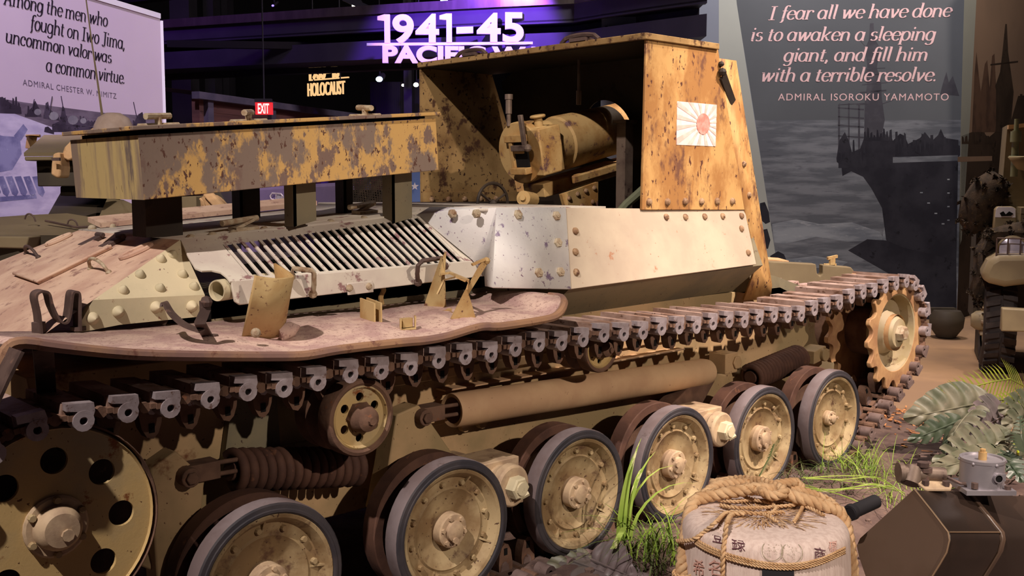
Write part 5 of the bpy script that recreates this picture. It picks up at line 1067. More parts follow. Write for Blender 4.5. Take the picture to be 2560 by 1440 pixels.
b = MB(); c = q_(2513,622,.05); b.lathe([(.11,-.0),(.115,-.03),(.10,-.035)], c, (0,1,0), 28); b.lathe([(.11,0),(.09,.09),(.04,.14),(.0001,.14)], c, (0,1,0), 28); hl = b.build('headlamp', M['truck'], TR_); b = MB(); b.lathe([(.0001,-.045),(.05,-.04),(.10,-.025)], c, (0,1,0), 24); b.build('headlamp_lens', M['lens'], hl)
b = MB()
for px in (2475,2500,2528,2549): b.cyl(q_(px,678,-.08), q_(px,592,-.08), .006, 6)
for py in (592,632,660): b.cyl(q_(2475,py,-.08), q_(2549,py,-.08), .006, 6)
b.build('lamp_guard', M['iron'], TR_)
b = MB(); c = q_(2481,650,-.02); b.lathe([(.0001,-.03),(.035,-.025),(.04,0),(.03,.05)], c, (0,1,0), 14); b.build('marker_lamp', M['olive_dark'], TR_)
b = MB(); b.poly([q_(2479,590,.5),q_(2534,592,.5),q_(2532,525,.5),q_(2524,518,.5),q_(2486,518,.5),q_(2480,526,.5)], (0,.2,0)); jc = b.build('jerry_can', M['truck'], TR_, bev=.012); b = MB(); b.poly([q_(2482,546,.49),q_(2530,546,.49),q_(2529,524,.49),q_(2522,519,.49),q_(2488,519,.49),q_(2483,526,.49)], (0,.015,0)); b.build('can_cap_plate', M['sign_white'], jc)
b = MB(); b.poly([q_(2492,535,.46),q_(2500,530,.46),q_(2506,538,.46),q_(2514,530,.46),q_(2524,536,.46),q_(2518,542,.46),q_(2496,543,.46)], (0,.02,0)); b.build('can_handle', M['black'], jc)
b = MB(); b.poly([q_(2506,640,.8),q_(2640,640,.8),q_(2640,296,.8),q_(2508,302,.8),q_(2504,430,.8)], (0,.5,0)); b.build('cab_side', M['olive'], TR_); b = MB(); b.poly([q_(2508,304,.7),q_(2640,290,.7),q_(2640,298,.7),q_(2508,314,.7)], (0,.3,0)); b.build('cab_top_rail', M['canvas'], TR_)
b = MB(); b.cyl(q_(2524,440,.6), q_(2524,320,.6), .028, 12); b.cyl(q_(2524,350,.6), q_(2524,322,.6), .042, 14); b.cyl(q_(2524,320,.6), q_(2524,290,.6), .018, 10); b.lathe([(.045,0),(.05,.015),(.045,.03)], q_(2524,395,.6), (0,0,1), 14); b.build('antenna_mount', M['green_gray'], TR_)
b = MB(); b.add([q_(2504,390,.45),q_(2556,388,.45),q_(2545,424,.5),q_(2528,420,.5)], [(0,1,2,3)]); b.build('cowl_flap', M['truck'], TR_, solid=.015); b = MB(); b.poly([q_(2540,520,.4),q_(2640,516,.4),q_(2640,534,.4),q_(2540,535,.4)], (0,.6,0)); b.build('hood_edge', M['truck'], TR_); b = MB(); b.poly([q_(2540,640,.42),q_(2640,640,.42),q_(2640,534,.42),q_(2540,535,.42)], (0,.6,0)); b.build('hood', M['olive'], TR_)
# shaggy net
def shaggy(name, par, spine, rad, n, L_fn, mat='net'):
    b = MB(); b.tube([L_fn(p) for p in spine], rad, 10)
    for v in b.v: v += V((rnd.uniform(-.03,.03), rnd.uniform(-.03,.03), rnd.uniform(-.03,.03)))
    N0 = len(b.v)
    for k in range(n):
        i = rnd.randrange(len(spine)-1); p = b.v[rnd.randrange(N0)]; u = V((rnd.uniform(-1,1),rnd.uniform(-1,.3),rnd.uniform(-1,.6))).normalized()*rnd.uniform(.015,.045); s__ = V((rnd.uniform(-1,1),rnd.uniform(-1,1),rnd.uniform(-1,1))).normalized()*.02
        b.add([p-s__, p+s__, p+u], [(0,1,2)])
    return b.build(name, M[mat], par, sm=60)
shaggy('camouflage_net', TR_, [(2490,440),(2470,470),(2452,520),(2440,560),(2436,590)], [.10,.14,.17,.15,.06], 1100, lambda p: q_(p[0],p[1],.75))
shaggy('camouflage_net', TR_, [(2470,592),(2510,588),(2550,586),(2590,580)], [.05,.08,.09,.09], 600, lambda p: q_(p[0],p[1],.2)); shaggy('camouflage_net', TR_, [(2470,600),(2456,640),(2446,690),(2440,740),(2446,764)], [.06,.07,.06,.05,.02], 500, lambda p: q_(p[0],p[1],.25))
b = MB(); b.box((-.16,.9,.35),(1.2,1.6,1.3)); b.box((-.1,.95,0),(.1,1.4,.4)); b.build('truck_body', M['olive_dark'], TR_)
# ================================================================== foreground: plants, barrel, machine
paint('leaf', C(108,104,86), C(78,82,62), C(140,122,106), s1=7, th=.6, s2=12, rough=.5, spec=.5, soft=.15, bump=.1); paint('leaf_dark', C(52,64,48), C(66,74,58), C(120,96,70), s1=7, th=.64, s2=14, rough=.4, spec=.5, soft=.1); paint('leaf_dust', C(112,98,100), C(92,86,84), C(84,100,78), s1=5, th=.6, s2=8, rough=.4, spec=.5, soft=.15)
paint('grass', C(142,168,62), C(110,140,52), C(176,180,96), s1=9, th=.6, s2=20, rough=.5); paint('grass_dark', C(78,92,50), C(98,104,64), C(60,66,44), s1=9, th=.6, s2=20, rough=.6); paint('blade', C(176,196,96), C(142,170,70), C(206,206,150), s1=6, th=.58, s2=12, rough=.45, stretch=(1,1,.3)); paint('palm', C(132,138,52), C(104,116,48), s1=8, rough=.5); paint('stem_green', C(170,180,50), rough=.4)
for k_ in ('leaf','leaf_dark','leaf_dust','grass','grass_dark','blade','palm'): M[k_].node_tree.nodes['Principled BSDF'].inputs['Subsurface Weight'].default_value = 0
def leaf(name, par, base, tip, side, w, mat, slits=6, droop=.25, gap=.34, L_fn=None, cut=.42):
    """a broad split leaf: base and tip of the midrib, the direction of its width, half width"""
    base, tip, side = V(base), V(tip), V(side).normalized(); ax = tip-base; Ln = ax.length; ax.normalize(); side = (side-ax*side.dot(ax)).normalized(); nr = ax.cross(side); nr = nr if nr.z > 0 else -nr
    b = MB(); NT, NU = 60, 6; idx = {}
    def pt(t, u, sg):
        hw = w*(max(0, math.sin(PI*min(1, (t*.94+.06))**.72))**.75); back = -.16*Ln*(1-t)**2*u
        p = base+ax*(Ln*t+back+.16*Ln*u*u*(1-t*.6))+side*(sg*hw*u)
        return p+nr*(.25*w*math.sin(t*max(slits,5)*2*PI)*u*(1.25-u)+.10*w*(u**.7)-droop*w*u*u*1.0-droop*Ln*.35*t*t)
    for sg in (-1, 1):
        for i in range(NT+1):
            for j in range(NU+1): idx[i,j] = len(b.v); b.v.append(pt(i/NT, j/NU, sg))
        for i in range(NT):
            for j in range(NU):
                ph = ((i+.5)/NT*slits) % 1
                if slits and .08 < i/NT < .93 and j/NU >= cut and ph < gap*(.55+.7*(j/NU)): continue
                b.f.append((idx[i,j],idx[i+1,j],idx[i+1,j+1],idx[i,j+1])); b.m.append(0)
    b.tube([pt(i/10, 0, 1)+nr*.002 for i in range(11)], [.006*(1-i/11)+.001 for i in range(11)], 5)
    return b.build(name, M[mat], par, sm=70, fixn=False)
def stalk(par, pts, r, mat='stem_green', name='leaf_stalk'): b = MB(); b.tube(pts, r, 6); return b.build(name, M[mat], par)
def plant(name, lb, cat, pos, group=None): return thing(name, lb, cat, pos, 0, group, world=True)
g_ = onz(2440, 1120, .05)
mp_ = plant('monstera_plant', 'dusty broad monstera leaf arching over dark leaves beside the wood chips', 'plant', g_)
D = lambda px, py, d: dep(px, py, d)
leaf('leaf_blade', mp_, D(2470,1003,5.9), D(2296,1040,5.7), V((.2,.25,1)), .145, 'leaf', 6, .30, .12, cut=.6)
leaf('leaf_blade', mp_, D(2440,1020,5.75), D(2360,1075,5.5), V((1,-.2,.3)), .11, 'leaf', 5, .45, .2)
leaf('leaf_blade', mp_, D(2400,1050,5.7), D(2292,1098,5.55), V((.3,.2,1)), .07, 'leaf_dark', 5, .3, .3)
leaf('leaf_blade', mp_, D(2400,1060,5.7), D(2350,1112,5.5), V((1,0,.3)), .09, 'leaf_dark', 5, .3, .35)
leaf('leaf_blade', mp_, D(2520,1030,5.9), D(2440,1085,5.6), V((1,.2,.8)), .15, 'leaf_dust', 7, .3, .3)
stalk(mp_, [D(2470,1003,5.9), D(2500,1004,5.95), D(2540,1020,6.0), onz(2560,1090,.04)], .008); stalk(mp_, [D(2475,1015,5.85), D(2520,1014,5.9), D(2550,1030,5.95), onz(2565,1095,.04)], .008)
mp2 = plant('monstera_plant', 'deeply split pale monstera leaf spread above the silver cylinder', 'plant', onz(2520,1180,.05))
leaf('leaf_blade', mp2, D(2470,1120,5.2), D(2540,1075,5.5), V((.6,-.5,.5)), .10, 'leaf', 6, .2, .34); leaf('leaf_blade', mp2, D(2530,1105,5.25), D(2372,1150,4.95), V((.1,.3,1)), .14, 'leaf', 8, .25, .36); leaf('leaf_blade', mp2, D(2520,1130,5.2), D(2350,1168,4.8), V((.1,.4,.9)), .07, 'leaf', 6, .2, .2); leaf('leaf_blade', mp2, D(2480,1130,5.2), D(2440,1200,4.9), V((1,0,.2)), .11, 'leaf_dark', 7, .2, .36); leaf('leaf_blade', mp2, D(2500,1130,5.2), D(2552,1190,4.95), V((1,0,.3)), .08, 'leaf_dark', 6, .2, .36)
stalk(mp2, [D(2530,1105,5.25), D(2545,1130,5.25), onz(2540,1185,.04)], .007)
mp3 = plant('monstera_plant', 'monstera plant cut by the right picture edge below the truck wheel', 'plant', onz(2580,1130,.05))
leaf('leaf_blade', mp3, D(2600,1010,5.9), D(2515,1022,5.7), V((.2,.2,1)), .10, 'leaf', 6, .2, .3); leaf('leaf_blade', mp3, D(2610,1040,5.8), D(2525,1060,5.6), V((.3,.2,1)), .12, 'leaf', 6, .2, .3); leaf('leaf_blade', mp3, D(2580,1090,5.6), D(2535,1120,5.4), V((.6,.1,.8)), .09, 'leaf', 6, .2, .3); stalk(mp3, [D(2600,1010,5.9), D(2610,1060,5.9), onz(2590,1130,.03)], .008)
def frond(par, pts, ln, mat, n=26, r=.005, name='frond', dirn=None, w=.008, only=0):
    b = MB(); P = [V(p) for p in pts]; b.tube(P, r, 5); tot = len(P)-1
    for k in range(n):
        t = (k+.5)/n*tot; i = min(tot-1, int(t)); p = P[i].lerp(P[i+1], t-i); ax = (P[i+1]-P[i]).normalized(); L_ = ln*math.sin(PI*(.12+.86*(k+.5)/n))**.6
        for sg in (-1, 1):
            if only and sg != only: continue
            sd = (V(dirn) if dirn else ax.cross(V((0,0,1)))).normalized()*sg; q = p+sd*L_*.8+ax*L_*.55-V((0,0,L_*.22)); wv = ax*w
            b.add([p-wv, p+wv, p.lerp(q,.55)+wv*.9+V((0,0,L_*.05)), q, p.lerp(q,.55)-wv*.9+V((0,0,L_*.05))], [(0,1,2,3,4)])
    return b.build(name, M[mat], par, sm=70, fixn=False)
pf = plant('palm_frond', 'yellow green palm frond arching before the truck tyre', 'palm', onz(2560,1010,.0)); frond(pf, [onz(2580,1010,.0), D(2560,965,6.9), D(2525,947,6.8), D(2470,957,6.7), D(2390,978,6.6), D(2350,988,6.5)], .20, 'palm', 30, .005, dirn=(.2,.2,1))
pf2 = plant('palm_frond', 'dark green palm leaf at the right edge beside the split leaf', 'palm', onz(2570,1170,.03)); frond(pf2, [onz(2575,1170,.03), D(2562,1130,5.1), D(2553,1090,5.1), D(2550,1040,5.2)], .10, 'leaf_dark', 16, .004, dirn=(1,-.3,.1)); frond(pf2, [onz(2575,1170,.03), D(2575,1060,5.6), D(2545,1000,5.8), D(2480,1000,5.9)], .12, 'palm', 16, .004, dirn=(.2,.2,1))
pf3 = plant('palm_sprig', 'small upright palm sprig in front of the fifth road wheel from the left', 'palm', V((3.62,-.2,.04))); frond(pf3, [V((3.60,-.2,.04)), ony(1893,1200,-.18), ony(1912,1165,-.18), ony(1925,1140,-.19), ony(1935,1110,-.2)], .10, 'grass_dark', 18, .003, dirn=(.7,-.2,.7), w=.003)
def tuft(name, lb, base, blades, mat, group=None, cat='grass'):
    t_ = plant(name, lb, cat, base, group); b = MB()
    for (a, lean, ln, w, off) in blades:
        u = V((math.cos(a), math.sin(a), 0)); s__ = V((-u.y,u.x,0)); p0 = V(base)+V(off); pts = []
        for i in range(8): t = i/7; pts.append(p0+u*(lean*ln*t**1.8)+V((0,0,ln*(t-.5*lean*t*t*t))))
        vs = []
        for i, p in enumerate(pts): ww = w*(1-(i/7)**1.6)*.5+.0003; vs += [p-s__*ww, p+s__*ww]
        b.add(vs, [(2*i,2*i+1,2*i+3,2*i+2) for i in range(7)])
    b.build('blades', M[mat], t_, sm=80, fixn=False); return t_
def rb(n, l0, l1, w, lean0, lean1, spread, a0=0, a1=2*PI): return [(rnd.uniform(a0,a1), rnd.uniform(lean0,lean1), rnd.uniform(l0,l1), w*rnd.uniform(.7,1.3), (rnd.uniform(-spread,spread), rnd.uniform(-spread,spread), 0)) for _ in range(n)]
GG = 'grass tufts on the soil'
tuft('grass_tuft', 'bright green grass tuft just right of the front road wheel', onz(2110,1185,.06), rb(110,.10,.24,.0045,.3,1.1,.13), 'grass', GG)
tuft('grass_tuft', 'wispy green grass tuft with tall upright blades beside the track end', onz(2160,1210,.06), rb(100,.12,.30,.0045,.2,1.2,.18), 'grass', GG)
tuft('grass_tuft', 'low dark grass lying between the barrel top and the front wheel', onz(2040,1225,.06), rb(130,.14,.28,.0045,.9,1.4,.24), 'grass_dark', GG)
tuft('grass_tuft', 'sparse grass on the soil just above the black tube end', onz(2215,1245,.05), rb(80,.10,.22,.004,.6,1.3,.2), 'grass', GG)
tuft('grass_tuft', 'thin blue green grass behind the black machine bracket', onz(2345,1205,.05), rb(26,.06,.13,.006,.2,.8,.05), 'grass_dark', GG)
tuft('grass_tuft', 'mixed green grass thick against the left of the barrel', ony(1650,1390,-.32), rb(60,.12,.30,.006,.7,1.3,.10), 'grass', GG)
tuft('grass_tuft', 'dark drooping grass under the tall blades left of the barrel', ony(1620,1400,-.22), rb(90,.12,.28,.005,.8,1.4,.14), 'grass_dark', GG)
pb = ony(1556,1352,-.2)
tuft('blade_plant', 'tall pale green strap leaves leaning across the fourth road wheel from the left', pb, [(.3,.38,.44,.026,(0,0,0)),(.15,.52,.40,.022,(.02,0,0)),(.1,.25,.36,.024,(-.01,.01,0)),(.5,.8,.34,.02,(.03,0,0)),(-.1,1.1,.34,.018,(.02,-.02,0)),(2.8,.5,.2,.02,(0,0,0)),(.2,1.3,.42,.014,(.02,.02,0))], 'blade', None, 'plant')
bl = plant('fallen_strap_leaf', 'cut pale strap leaf stump left of the tall blades', 'leaf', ony(1545,1372,-.22)); b = MB(); b.strap([ony(1533,1372,-.23), ony(1548,1340,-.23), ony(1560,1318,-.23)], (.022,-.01,0), .004); b.build('strap_leaf', M['blade'], bl)
st_ = plant('long_grass_stem', 'long pale grass stem arching right from the barrel rope', 'grass', onz(2060,1290,.06)); b = MB()
for pts in (((2010,1190),(2100,1196),(2190,1204),(2260,1232)),((2015,1212),(2090,1226),(2150,1250),(2170,1262)),((1998,1224),(2080,1220),(2170,1216),(2230,1222))):
    for k_ in range(3): Q = spl([onz(px+rnd.uniform(-8,8),py+rnd.uniform(-10,10),.20-.02*k_) for px, py in pts]); b.strap(Q, (.0,.0,.0035), .002)
b.build('stems', M['blade'], st_, sm=80)
lf = plant('broad_leaf', 'dusty purple grey broad leaf lying at the bottom edge below the wheels', 'leaf', onz(1500,1430,.09))
leaf('leaf_blade', lf, onz(1420,1400,.12), onz(1640,1470,.14), V((.4,-.9,.1)), .13, 'leaf_dust', 0, .2); leaf('leaf_blade', lf, onz(1470,1385,.13), onz(1365,1440,.11), V((.6,.5,.3)), .07, 'leaf', 0, .2); leaf('leaf_blade', lf, onz(1480,1400,.14), onz(1575,1440,.16), V((.4,.9,.3)), .10, 'leaf_dust', 0, .15); stalk(lf, [onz(1330,1440,.07), onz(1385,1395,.1), onz(1430,1392,.12)], .006)
lf2 = plant('broad_leaf', 'small grey green broad leaf peeping over the barrel rope', 'leaf', onz(1880,1215,.06))
leaf('leaf_blade', lf2, onz(1895,1192,.16), onz(1822,1178,.16), V((.2,.9,.3)), .05, 'leaf', 0, .2); leaf('leaf_blade', lf2, onz(1905,1192,.16), onz(1950,1182,.17), V((.2,.9,.3)), .045, 'leaf', 0, .2); stalk(lf2, [onz(1880,1215,.05), onz(1897,1194,.16)], .004)
# ---- fallen log stump
paint('stump', C(150,126,112), C(120,98,88), C(92,74,66), s1=9, th=.58, s2=20, stretch=(1,1,.15), rough=.9, bump=.5); sp_ = onz(2425,1200,.02); t_ = thing('log_stump', 'weathered grey log stump standing behind the silver cylinder', 'stump', sp_, PAN); b = MB(); b.lathe([(.10,-.05),(.088,.02),(.072,.10),(.066,.18),(.0001,.185)], (0,0,0), (.06,.1,1), 20)
b.build('stump_wood', M['stump'], t_)
# ---- straw wrapped sake barrel
paint('straw_mat', C(218,198,188), C(204,182,172), C(180,150,140), s1=12, th=.6, s2=50, stretch=(6,6,.7), rough=.95, soft=.2, bump=.35); paint('rope', C(206,172,132), C(184,146,106), C(160,118,76), s1=16, th=.58, s2=40, rough=.95, bump=.5); paint('mat_ink', C(92,56,64), rough=.9); paint('mat_ink_pale', C(206,160,146), rough=.9); paint('seal_ink', C(150,140,116), rough=.9); paint('label_black', C(34,32,36), rough=.7)
bc = dep(1912,1290,3.2); bz = .05; HB = bc.z-bz; BR = thing('sake_barrel', 'straw mat wrapped sake barrel tied with thick rope in the foreground', 'barrel', (bc.x, bc.y, bz), PAN)
def br(z): return .262-.012*((z/HB-.45)**2)*4
def skinr(z): return br(min(z, HB-.045)) if z < HB-.045 else br(HB-.045)-.045+math.sqrt(max(0, .045**2-(z-HB+.045)**2))
b = MB(); b.lathe([(br(0),0)]+[(br(HB*k/8), HB*k/8) for k in range(1,8)]+[(skinr(HB-.045+.045*math.sin(a*PI/12)), HB-.045+.045*math.sin(a*PI/12)) for a in range(0,7)]+[(.17,HB+.006),(.1,HB+.002),(.0001,HB-.004)], (0,0,0), (0,0,1), 72); b.build('straw_mat', M['straw_mat'], BR, sm=60)
def onb(px, py, off=.004):
    """a place on the barrel side in its own axes"""
    d = ray(px, py); q = Matrix.Rotation(-PAN, 3, 'Z'); o_ = q @ (CP-V((bc.x,bc.y,bz))); d = q @ d; lo = None; r = .26
    for _ in range(6):
        A_ = d.x**2+d.y**2; B_ = 2*(o_.x*d.x+o_.y*d.y); C_ = o_.x**2+o_.y**2-r*r; D_ = max(0, B_*B_-4*A_*C_); t = (-B_-math.sqrt(D_))/(2*A_); p = o_+d*t; r = skinr(max(0, min(HB, p.z)))+off
    return p
def rope(name, pts, r, strands=3, pitch=.06, mat='rope', par=BR):
    P = []
    pts = [V(p) for p in pts]
    for i in range(len(pts)-1): # smooth path
        p0, p1, p2, p3 = pts[max(i-1,0)], pts[i], pts[i+1], pts[min(i+2,len(pts)-1)]
        k = max(3, int((p2-p1).length/(pitch/7)))
        for j in range(k):
            t = j/k; P.append(.5*((2*p1)+(p2-p0)*t+(2*p0-5*p1+4*p2-p3)*t*t+(3*p1-3*p2+p3-p0)*t*t*t))
    P.append(pts[-1]); b = MB(); up_ = None; frames = []; s = 0
    for i, p in enumerate(P):
        t = (P[min(i+1,len(P)-1)]-P[max(i-1,0)]).normalized(); up_ = t.orthogonal().normalized() if up_ is None else (up_-t*up_.dot(t)).normalized()
        if i: s += (p-P[i-1]).length
        frames.append((p, up_.copy(), t.cross(up_), s))
    for k in range(strands):
        b.tube([p+u*(r*.52*math.cos(2*PI*(k/strands+s/pitch)))+v*(r*.52*math.sin(2*PI*(k/strands+s/pitch))) for p, u, v, s in frames], r*.56, 6)
    return b.build(name, M[mat], par, sm=75)
for dz in (-6, 0, 6):
    rope('rope_band', [onb(1736,1350+dz,.006), onb(1760,1366+dz,.006), onb(1800,1384+dz,.006), onb(1850,1400+dz,.006), onb(1920,1414+dz,.006), onb(1990,1416+dz,.006), onb(2050,1404+dz,.006), onb(2100,1382+dz,.006), onb(2112,1376+dz,.004)], .0045, 2, .02)
T_ = lambda px, py, z: (Matrix.Rotation(-PAN, 3, 'Z') @ (onz(px, py, bz+z)-V((bc.x,bc.y,bz))))
Hc = HB+.012
ed = .285
rope('carry_rope', [V((-.262,-.08,0)), V((-.272,-.075,HB*.35)), V((-.262,-.06,HB*.7)), T_(1728,1268,HB-.0), T_(1762,1243,Hc+.012), T_(1820,1232,Hc+.03), T_(1885,1222,Hc+.045), T_(1940,1228,Hc+.04), T_(2000,1246,Hc+.03), T_(2060,1264,Hc+.012), T_(2105,1290,HB-.008), V((.262,-.03,HB*.72)), V((.268,-.04,HB*.35)), V((.258,-.05,0))], .021, 3, .075)
rope('carry_rope', [T_(1745,1250,HB), T_(1790,1215,Hc+.02), T_(1850,1208,Hc+.03), T_(1920,1212,Hc+.035), T_(1975,1222,Hc+.03), T_(2040,1240,Hc+.01), T_(2085,1262,HB-.01)], .017, 3, .06)
rope('carry_rope', [T_(1780,1210,Hc), T_(1840,1200,Hc+.02), T_(1910,1206,Hc+.05), T_(1960,1228,Hc+.05), T_(1930,1240,Hc+.035), T_(1900,1225,Hc+.05)], .017, 3, .06)
rope('rope_tail', [T_(1900,1215,Hc+.04), T_(1950,1210,Hc+.05), T_(1990,1206,Hc+.05), T_(2004,1222,Hc+.03)], .016, 3, .05)
rope('tie_cord', [T_(1960,1280,Hc), T_(1900,1284,Hc+.006), T_(1850,1280,Hc+.006), T_(1815,1283,Hc), onb(1790,1305,.01), onb(1760,1330,.012), onb(1738,1346,.014), onb(1716,1352,.016), onb(1693,1352,.02)], .007, 2, .03)
rope('tie_cord', [T_(1860,1284,Hc+.006), T_(1830,1286,Hc+.004), onb(1817,1310,.012), onb(1812,1345,.012), onb(1807,1390,.012), onb(1806,1440,.012), onb(1804,1490,.012)], .008, 2, .035)
for pts in (((1795,1250),(1840,1254),(1890,1250),(1930,1258)),((1800,1262),(1850,1270),(1920,1268),(1990,1262)),((1925,1256),(1940,1270),(1925,1285)),((1900,1282),(1925,1292),(1942,1304)),((2010,1260),(2000,1280),(1985,1305)),((1860,1240),(1900,1252),(1960,1250),(2020,1268),(2060,1288))):
    rope('tie_cord', [T_(px,py,Hc+.004+.004*(k%2)) for k,(px,py) in enumerate(pts)], .006, 2, .026)
b = MB()
for k in range(260): # straw fringe gathered at the top
    a = rnd.uniform(0, 2*PI); r_ = rnd.uniform(.03,.16); c = V((r_*math.cos(a), r_*math.sin(a)*.8, Hc-.006)); u = V((math.cos(a+rnd.uniform(-.3,.3)), math.sin(a), rnd.uniform(-.05,.15)))*rnd.uniform(.02,.05); s__ = V((-u.y,u.x,0)).normalized()*.0018
    b.add([c-s__, c+s__, c+u+s__, c+u-s__], [(0,1,2,3)])
b.build('straw_fringe', M['rope'], BR, fixn=False)
for k in range(4): rope('lashing', [V((-.262,-.075,HB*.62))+V((.028*math.cos(a),-.028*math.sin(a)*1.0,.010*k+a*.0005)) for a in (0,1,2,3,4,5,6.28)], .006, 2, .03)
def stamp(ch, px, py, w, h, mat='mat_ink'):
    vs, fs = text_mesh(ch, 1, 0)
    if not vs: return
    x0, x1 = min(v.x for v in vs), max(v.x for v in vs); y0, y1 = min(v.y for v in vs), max(v.y for v in vs)
    b = MB(); b.add([onb(px+(v.x-x0)/(x1-x0)*w, py-(v.y-y0)/(y1-y0)*h+(v.x-x0)/(x1-x0)*w*.2, .004) for v in vs], fs); b.build('stamp_mark', M[mat], BR, fixn=False)
stamp('登', 1780,1354, 28, 34); stamp('録', 1829,1374, 34, 36); stamp('商', 2036,1400, 28, 34); stamp('標', 2072,1380, 20, 34, 'mat_ink_pale'); stamp('名', 1770,1436, 34, 40, 'mat_ink_pale'); stamp('希', 1732,1436, 28, 40, 'mat_ink_pale')
for cx, cy, rx, ry in ((1931,1376,27,27),(1980,1382,27,27)):
    b = MB(); n = 36; ins = [onb(cx+(rx-1.5)*math.cos(2*PI*k/n), cy+(ry-1.5)*math.sin(2*PI*k/n)) for k in range(n)]; ous = [onb(cx+rx*math.cos(2*PI*k/n), cy+ry*math.sin(2*PI*k/n)) for k in range(n)]; b.add(ins+ous, [(k,(k+1)%n,n+(k+1)%n,n+k) for k in range(n)])
    for k in range(46):
        a = rnd.uniform(0,2*PI); r_ = rnd.uniform(.15,.9); x, y = cx+rx*r_*math.cos(a), cy+ry*r_*math.sin(a); l = rnd.uniform(1.5,4); a2 = rnd.uniform(0,PI); dx, dy = l*math.cos(a2), l*math.sin(a2); b.flat([onb(x,y), onb(x+dx,y+dy), onb(x+dx+.7,y+dy+.7), onb(x+.7,y+.7)])
    b.build('printed_seal', M['seal_ink'], BR, fixn=False)
b = MB(); b.add([onb(px,py,.005) for px in range(1905,1992,8) for py in (1424,1445,1470,1500)], [(4*i+j,4*i+j+1,4*i+4+j+1,4*i+4+j) for i in range(10) for j in range(3)]); b.build('dark_label', M['label_black'], BR, fixn=False)
# ---- black faceted machine with a silver cylinder
paint('enamel', C(92,74,62), C(84,66,54), C(84,60,40), s1=3, th=.66, s2=12, rough=.28, spec=.6, soft=.2, bump=.04); paint('enamel_dark', C(46,36,31), C(54,41,34), C(120,84,50), s1=4, th=.68, s2=16, rough=.36, spec=.5, soft=.12, bump=.06); paint('silver', C(168,162,168), C(150,144,150), s1=6, rough=.38, metal=.55); paint('edge_brass', C(190,160,130), rough=.3, metal=.7)
mo = dep(2330,1330,3.5); MC = thing('machine_casing', 'black faceted machine casing with a silver cylinder on top at the lower right corner', 'machine', (mo.x, mo.y, .04), PAN); L_ = loc((mo.x, mo.y, .04)); dz_ = lambda px, py, y=0: L_(dep(px, py, 3.5))+V((0,y,0))
f1 = [(2285,1222),(2330,1278),(2370,1330),(2373,1350),(2366,1380),(2350,1408),(2330,1440),(2290,1520),(2200,1520),(2165,1445),(2147,1392),(2141,1364),(2150,1345),(2200,1300)]
bw = [L_(dep(px, py, 3.5+(px-2285)*-.0011+(py-1222)*-.0003)) for px, py in f1]; ex_ = V((.235,.13,-.045))
b = MB(); b.poly(bw, ex_*.02); fp = b.build('front_plate', M['enamel'], MC, bev=.002); b = MB(); b.tube([p-V((0,.002,0)) for p in bw[:8]], .003, 6); b.tube([bw[2]+ex_*.03, bw[2]+ex_*.98], .0025, 6); b.build('plate_edge', M['edge_brass'], fp)
cen = sum(bw, V((0,0,0)))/len(bw); b = MB(); b.poly([p.lerp(cen, .015)+ex_*.03 for p in bw], ex_*.95); b.build('casing', M['enamel_dark'], MC, bev=.003)
b = MB(); b.poly([p.lerp(cen, -.012)+ex_*1.0 for p in bw], ex_*.07); b.build('casing_rib', M['edge_brass'] if False else M['enamel'], MC, bev=.002); b = MB(); b.poly([p.lerp(cen, .06)+ex_*1.07 for p in bw], ex_*1.6); b.build('casing', M['enamel_dark'], MC, bev=.003)
b = MB(); b.cyl(dz_(2280,1200,.09), dz_(2388,1206,.09), .026, 16); b.cyl(dz_(2270,1200,.09), dz_(2282,1200,.09), .036, 12); b.cyl(dz_(2296,1226,.08), dz_(2312,1190,.10), .035, 14); b.build('valve_pipe', M['gunmetal'], MC)
b = MB(); b.poly([dz_(2310,1226,.05),dz_(2322,1236,.03),dz_(2386,1236,.03),dz_(2396,1230,.05),dz_(2388,1218,.12),dz_(2316,1218,.12)], (0,0,.01)); fl = b.build('flange', M['hub'], MC, bev=.003)
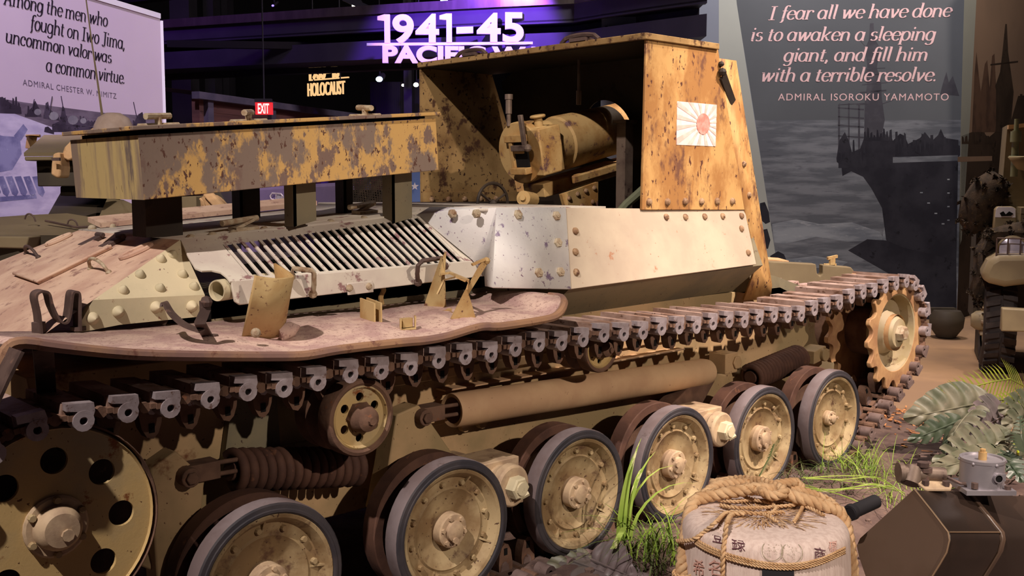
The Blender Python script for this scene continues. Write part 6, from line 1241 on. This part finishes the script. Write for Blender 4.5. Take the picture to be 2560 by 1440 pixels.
for px, py in ((2328,1222),(2380,1224)): b = MB(); c = dz_(px,py+4,.05); b.cyl(c, c+V((0,0,.02)), .013, 6); b.build('bolt', M['iron'], fl)
for px, py in ((2330,1178),(2338,1192)): b = MB(); c = dz_(px,py+26,.08); b.cyl(c, c+V((0,0,.035)), .014, 12); b.cyl(c+V((0,0,.03)), c+V((0,0,.045)), .021, 8); b.build('valve_cap', M['iron'], MC)
b = MB(); b.tube([dz_(2386,1208,.09), dz_(2405,1216,.08), dz_(2425,1226,.08), dz_(2440,1226,.08)], .006, 6); b.build('copper_line', M['iron'], MC)
cy_ = dz_(2493,1238,.12); b = MB(); b.lathe([(.073,0),(.073,.085),(.075,.088),(.075,.098),(.066,.098),(.064,.092),(.0001,.09)], cy_, (0,0,1), 40); b.obox(cy_+V((0,0,-.006)), (.085,0,0), (0,.08,0), (0,0,.008)); sv = b.build('silver_cylinder', M['silver'], MC); b = MB(); b.cyl(cy_+V((0,0,.088)), cy_+V((0,0,.118)), .014, 12); b.cyl(cy_+V((0,0,.116)), cy_+V((0,0,.128)), .010, 8); b.build('filler_plug', M['bracket'], sv)
b = MB(); pc = cy_+V((.022,-.07,.045)); b.lathe([(.012,-.012),(.016,-.012),(.018,0),(.022,.02)], pc, (0,1,0), 18); b.obox(pc+V((0,.006,0)), (.03,0,0), (0,.004,0), (0,0,.012)); b.build('port_flange', M['silver'], sv); b = MB(); b.lathe([(.0001,-.008),(.012,-.008)], pc, (0,1,0), 14); b.build('port_hole', M['black'], sv)
for k in range(6):
    a = 2*PI*k/6-.3; b = MB(); p = cy_+V((.074*math.cos(a),.074*math.sin(a),.088)); b.ball(p, .006, 8); b.build('screw', M['silver'], sv)
for px, py in ((2456,1228),(2540,1236)): b = MB(); c = dz_(px,py+6,.06); b.cyl(c, c+V((0,0,.02)), .012, 6); b.build('bolt', M['iron'], sv)
b = MB(); b.cyl(dz_(2128,1288,.02), dz_(2215,1276,.10), .024, 16); b.lathe([(.019,-.001),(.027,0),(.029,.02),(.024,.03)], dz_(2128,1288,.02), (1,.9,.1), 20); b.build('spout_tube', M['label_black'], MC)
